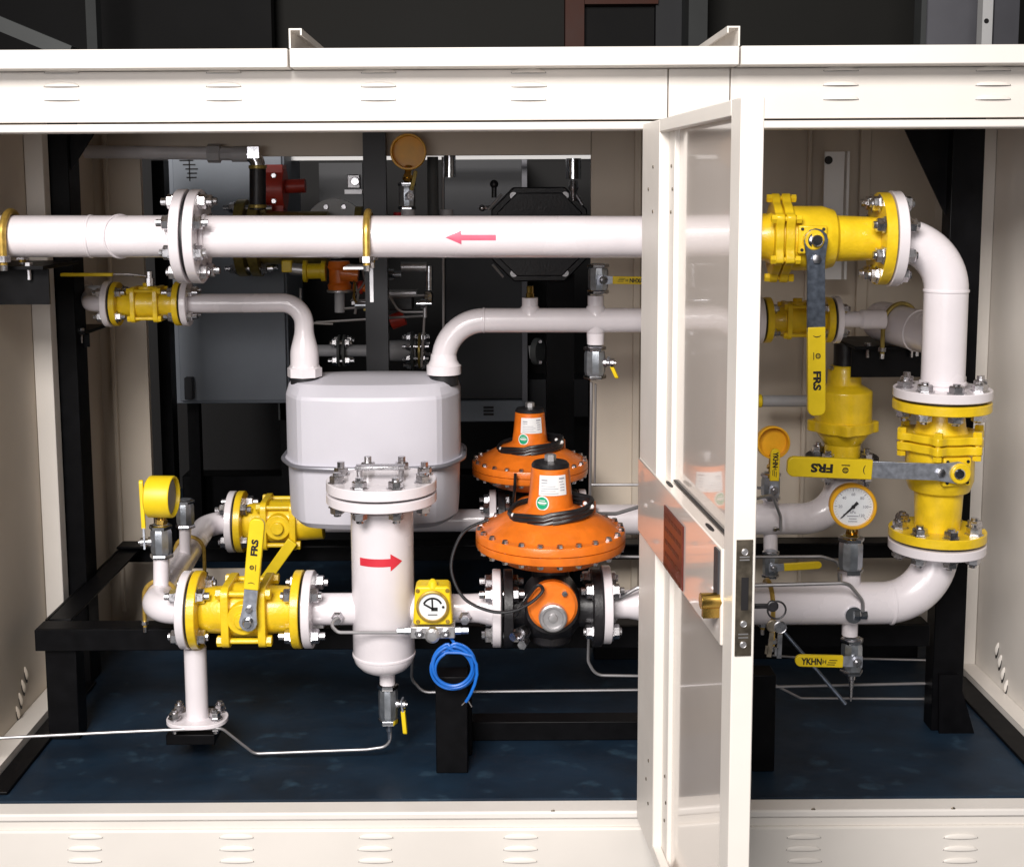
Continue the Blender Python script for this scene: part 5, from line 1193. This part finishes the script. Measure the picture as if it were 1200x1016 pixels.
nip('yellow_cock', 'tiny yellow handled cock under the silver clamp bracket', 'valve', [('body', (416, 358), (436, 358), 3.5, 'nickel'), ('handle', (436, 359), (452, 362), 2.6, 'grip')], Ya)
nip('bleed_fitting', 'little bright red capped fitting just above the outlet pipe right of the dark post', 'fitting', [('cap', (466, 256), (466, 249), 5, 'redarrow'), ('neck', (466, 262), (466, 256), 3, 'zinc')], Ya)
nip('orange_spindle', 'orange valve spindle with nut right of the pilot regulator', 'fitting', [('spindle', (414, 336), (432, 338), 5, 'orange'), ('nut', (420, 337), (425, 337), 8, 'red')], 3.64)
nip('relief_valve', 'slim silver relief valve on a stem left of the black octagonal meter', 'valve', [('body', (540, 300), (540, 272), 0.1, 'nickel')], 3.9) if False else None
nip('yellow_flange_valve', 'amber yellow flanged valve end left of the dark back post', 'valve', [('flange', (417, 262), (425, 262), 20, 'olive'), ('neck', (400, 268), (417, 268), 13, 'olive')], 4.0)
for k_, (pts_, lab_) in enumerate((([(352, 338), (352, 378), (390, 380)], 'thin bent tube dropping beside the pilot regulator'), ([(410, 316), (416, 332), (414, 352), (424, 360)], 'copper coloured capillary looping from the pilot regulator'), ([(452, 340), (468, 366), (496, 366)], 'thin tube passing behind the solenoid block'))):
    single(MB().tube(fillet([P(a, b, Ya) for a, b in pts_], .03, 6), .0036, 8), 'capillary_tube', 'brass' if k_ == 1 else 'steel', lab_, 'tube', P(*pts_[0], Ya))
# rear skid beams
t = thing('rear_skid', 'low black skid beams on the floor beyond the back opening', 'frame', P(280, 600, 4.2))
build(MB().box(PX(212, 4.4), PX(760, 4.4), 4.35, 4.45, -.029, PZ(552, 4.4)), 'beam', 'black', t, bevel=.004)
build(MB().box(PX(190, 3.75), PX(204, 3.75), 3.7, 3.76, -.029, PZ(186, 3.7)), 'post', 'black', t); build(MB().box(PX(640, 3.9), PX(672, 3.9), 3.86, 3.92, -.029, PZ(320, 3.9)), 'post', 'black', t)
# white box panel in the upper right bay
t = thing('wall_bracket', 'pale perforated upright channel behind the large right valve', 'bracket', P(973, 260, 3.3))
build(MB().box(PX(961, 3.3), PX(984, 3.3), 3.3, 3.306, PZ(330, 3.3), PZ(180, 3.3)), 'face', 'paper', t, bevel=.001); build(MB().box(PX(987, 3.3), PX(990, 3.3), 3.3, 3.44, PZ(330, 3.3), PZ(180, 3.3)), 'return', 'paper', t)
build(MB().disc(P(971, 188, 3.299), FRONT, .011, .003, 16), 'hole', 'ink', t)
# side lever bar behind the door edge (grey handle with yellow tip)
t = thing('rear_crank', 'dim grey bar with yellow tip behind the hanging yellow lever', 'handle', P(930, 470, 3.3))
build(MB().cyl(P(893, 470, 3.3), P(958, 470, 3.3), mm(7, 3.3), n=16), 'bar', 'pipegrey', t); build(MB().cyl(P(885, 470, 3.3), P(892, 470, 3.3), mm(8, 3.3), n=16), 'tip', 'grip', t)
# ================================================================== LIGHT
w = bpy.data.worlds.new('World'); sc.world = w; w.use_nodes = True
bg = w.node_tree.nodes['Background']; bg.inputs[0].default_value = (.95, .97, 1, 1); bg.inputs[1].default_value = .03
def area(name, loc, target, sx, sy, power, col=(1, 1, 1)):
    l = bpy.data.lights.new(name, 'AREA'); l.shape = 'RECTANGLE'; l.size = sx; l.size_y = sy; l.energy = power; l.color = col
    o = bpy.data.objects.new(name, l); COL.objects.link(o); o.location = loc
    o.rotation_euler = (Vector(target)-Vector(loc)).to_track_quat('-Z', 'Y').to_euler(); return o
area('workshop_door_light', (-1.1, -1.5, 3.35), (.15, 2.7, .7), 2.2, 1.6, 300, (1, .952, .915))
area('fill_light', (-1.3, -2.6, 1.5), (.2, 2.6, .7), 2.4, 1.4, 66, (1, .965, .97))  # added fill without a real lamp, brightens the deep interior
sc.view_settings.view_transform = 'Standard'; sc.view_settings.look = 'None'; sc.view_settings.exposure = .17; sc.view_settings.gamma = 1
sc.cycles.max_bounces = 8; sc.cycles.transparent_max_bounces = 12
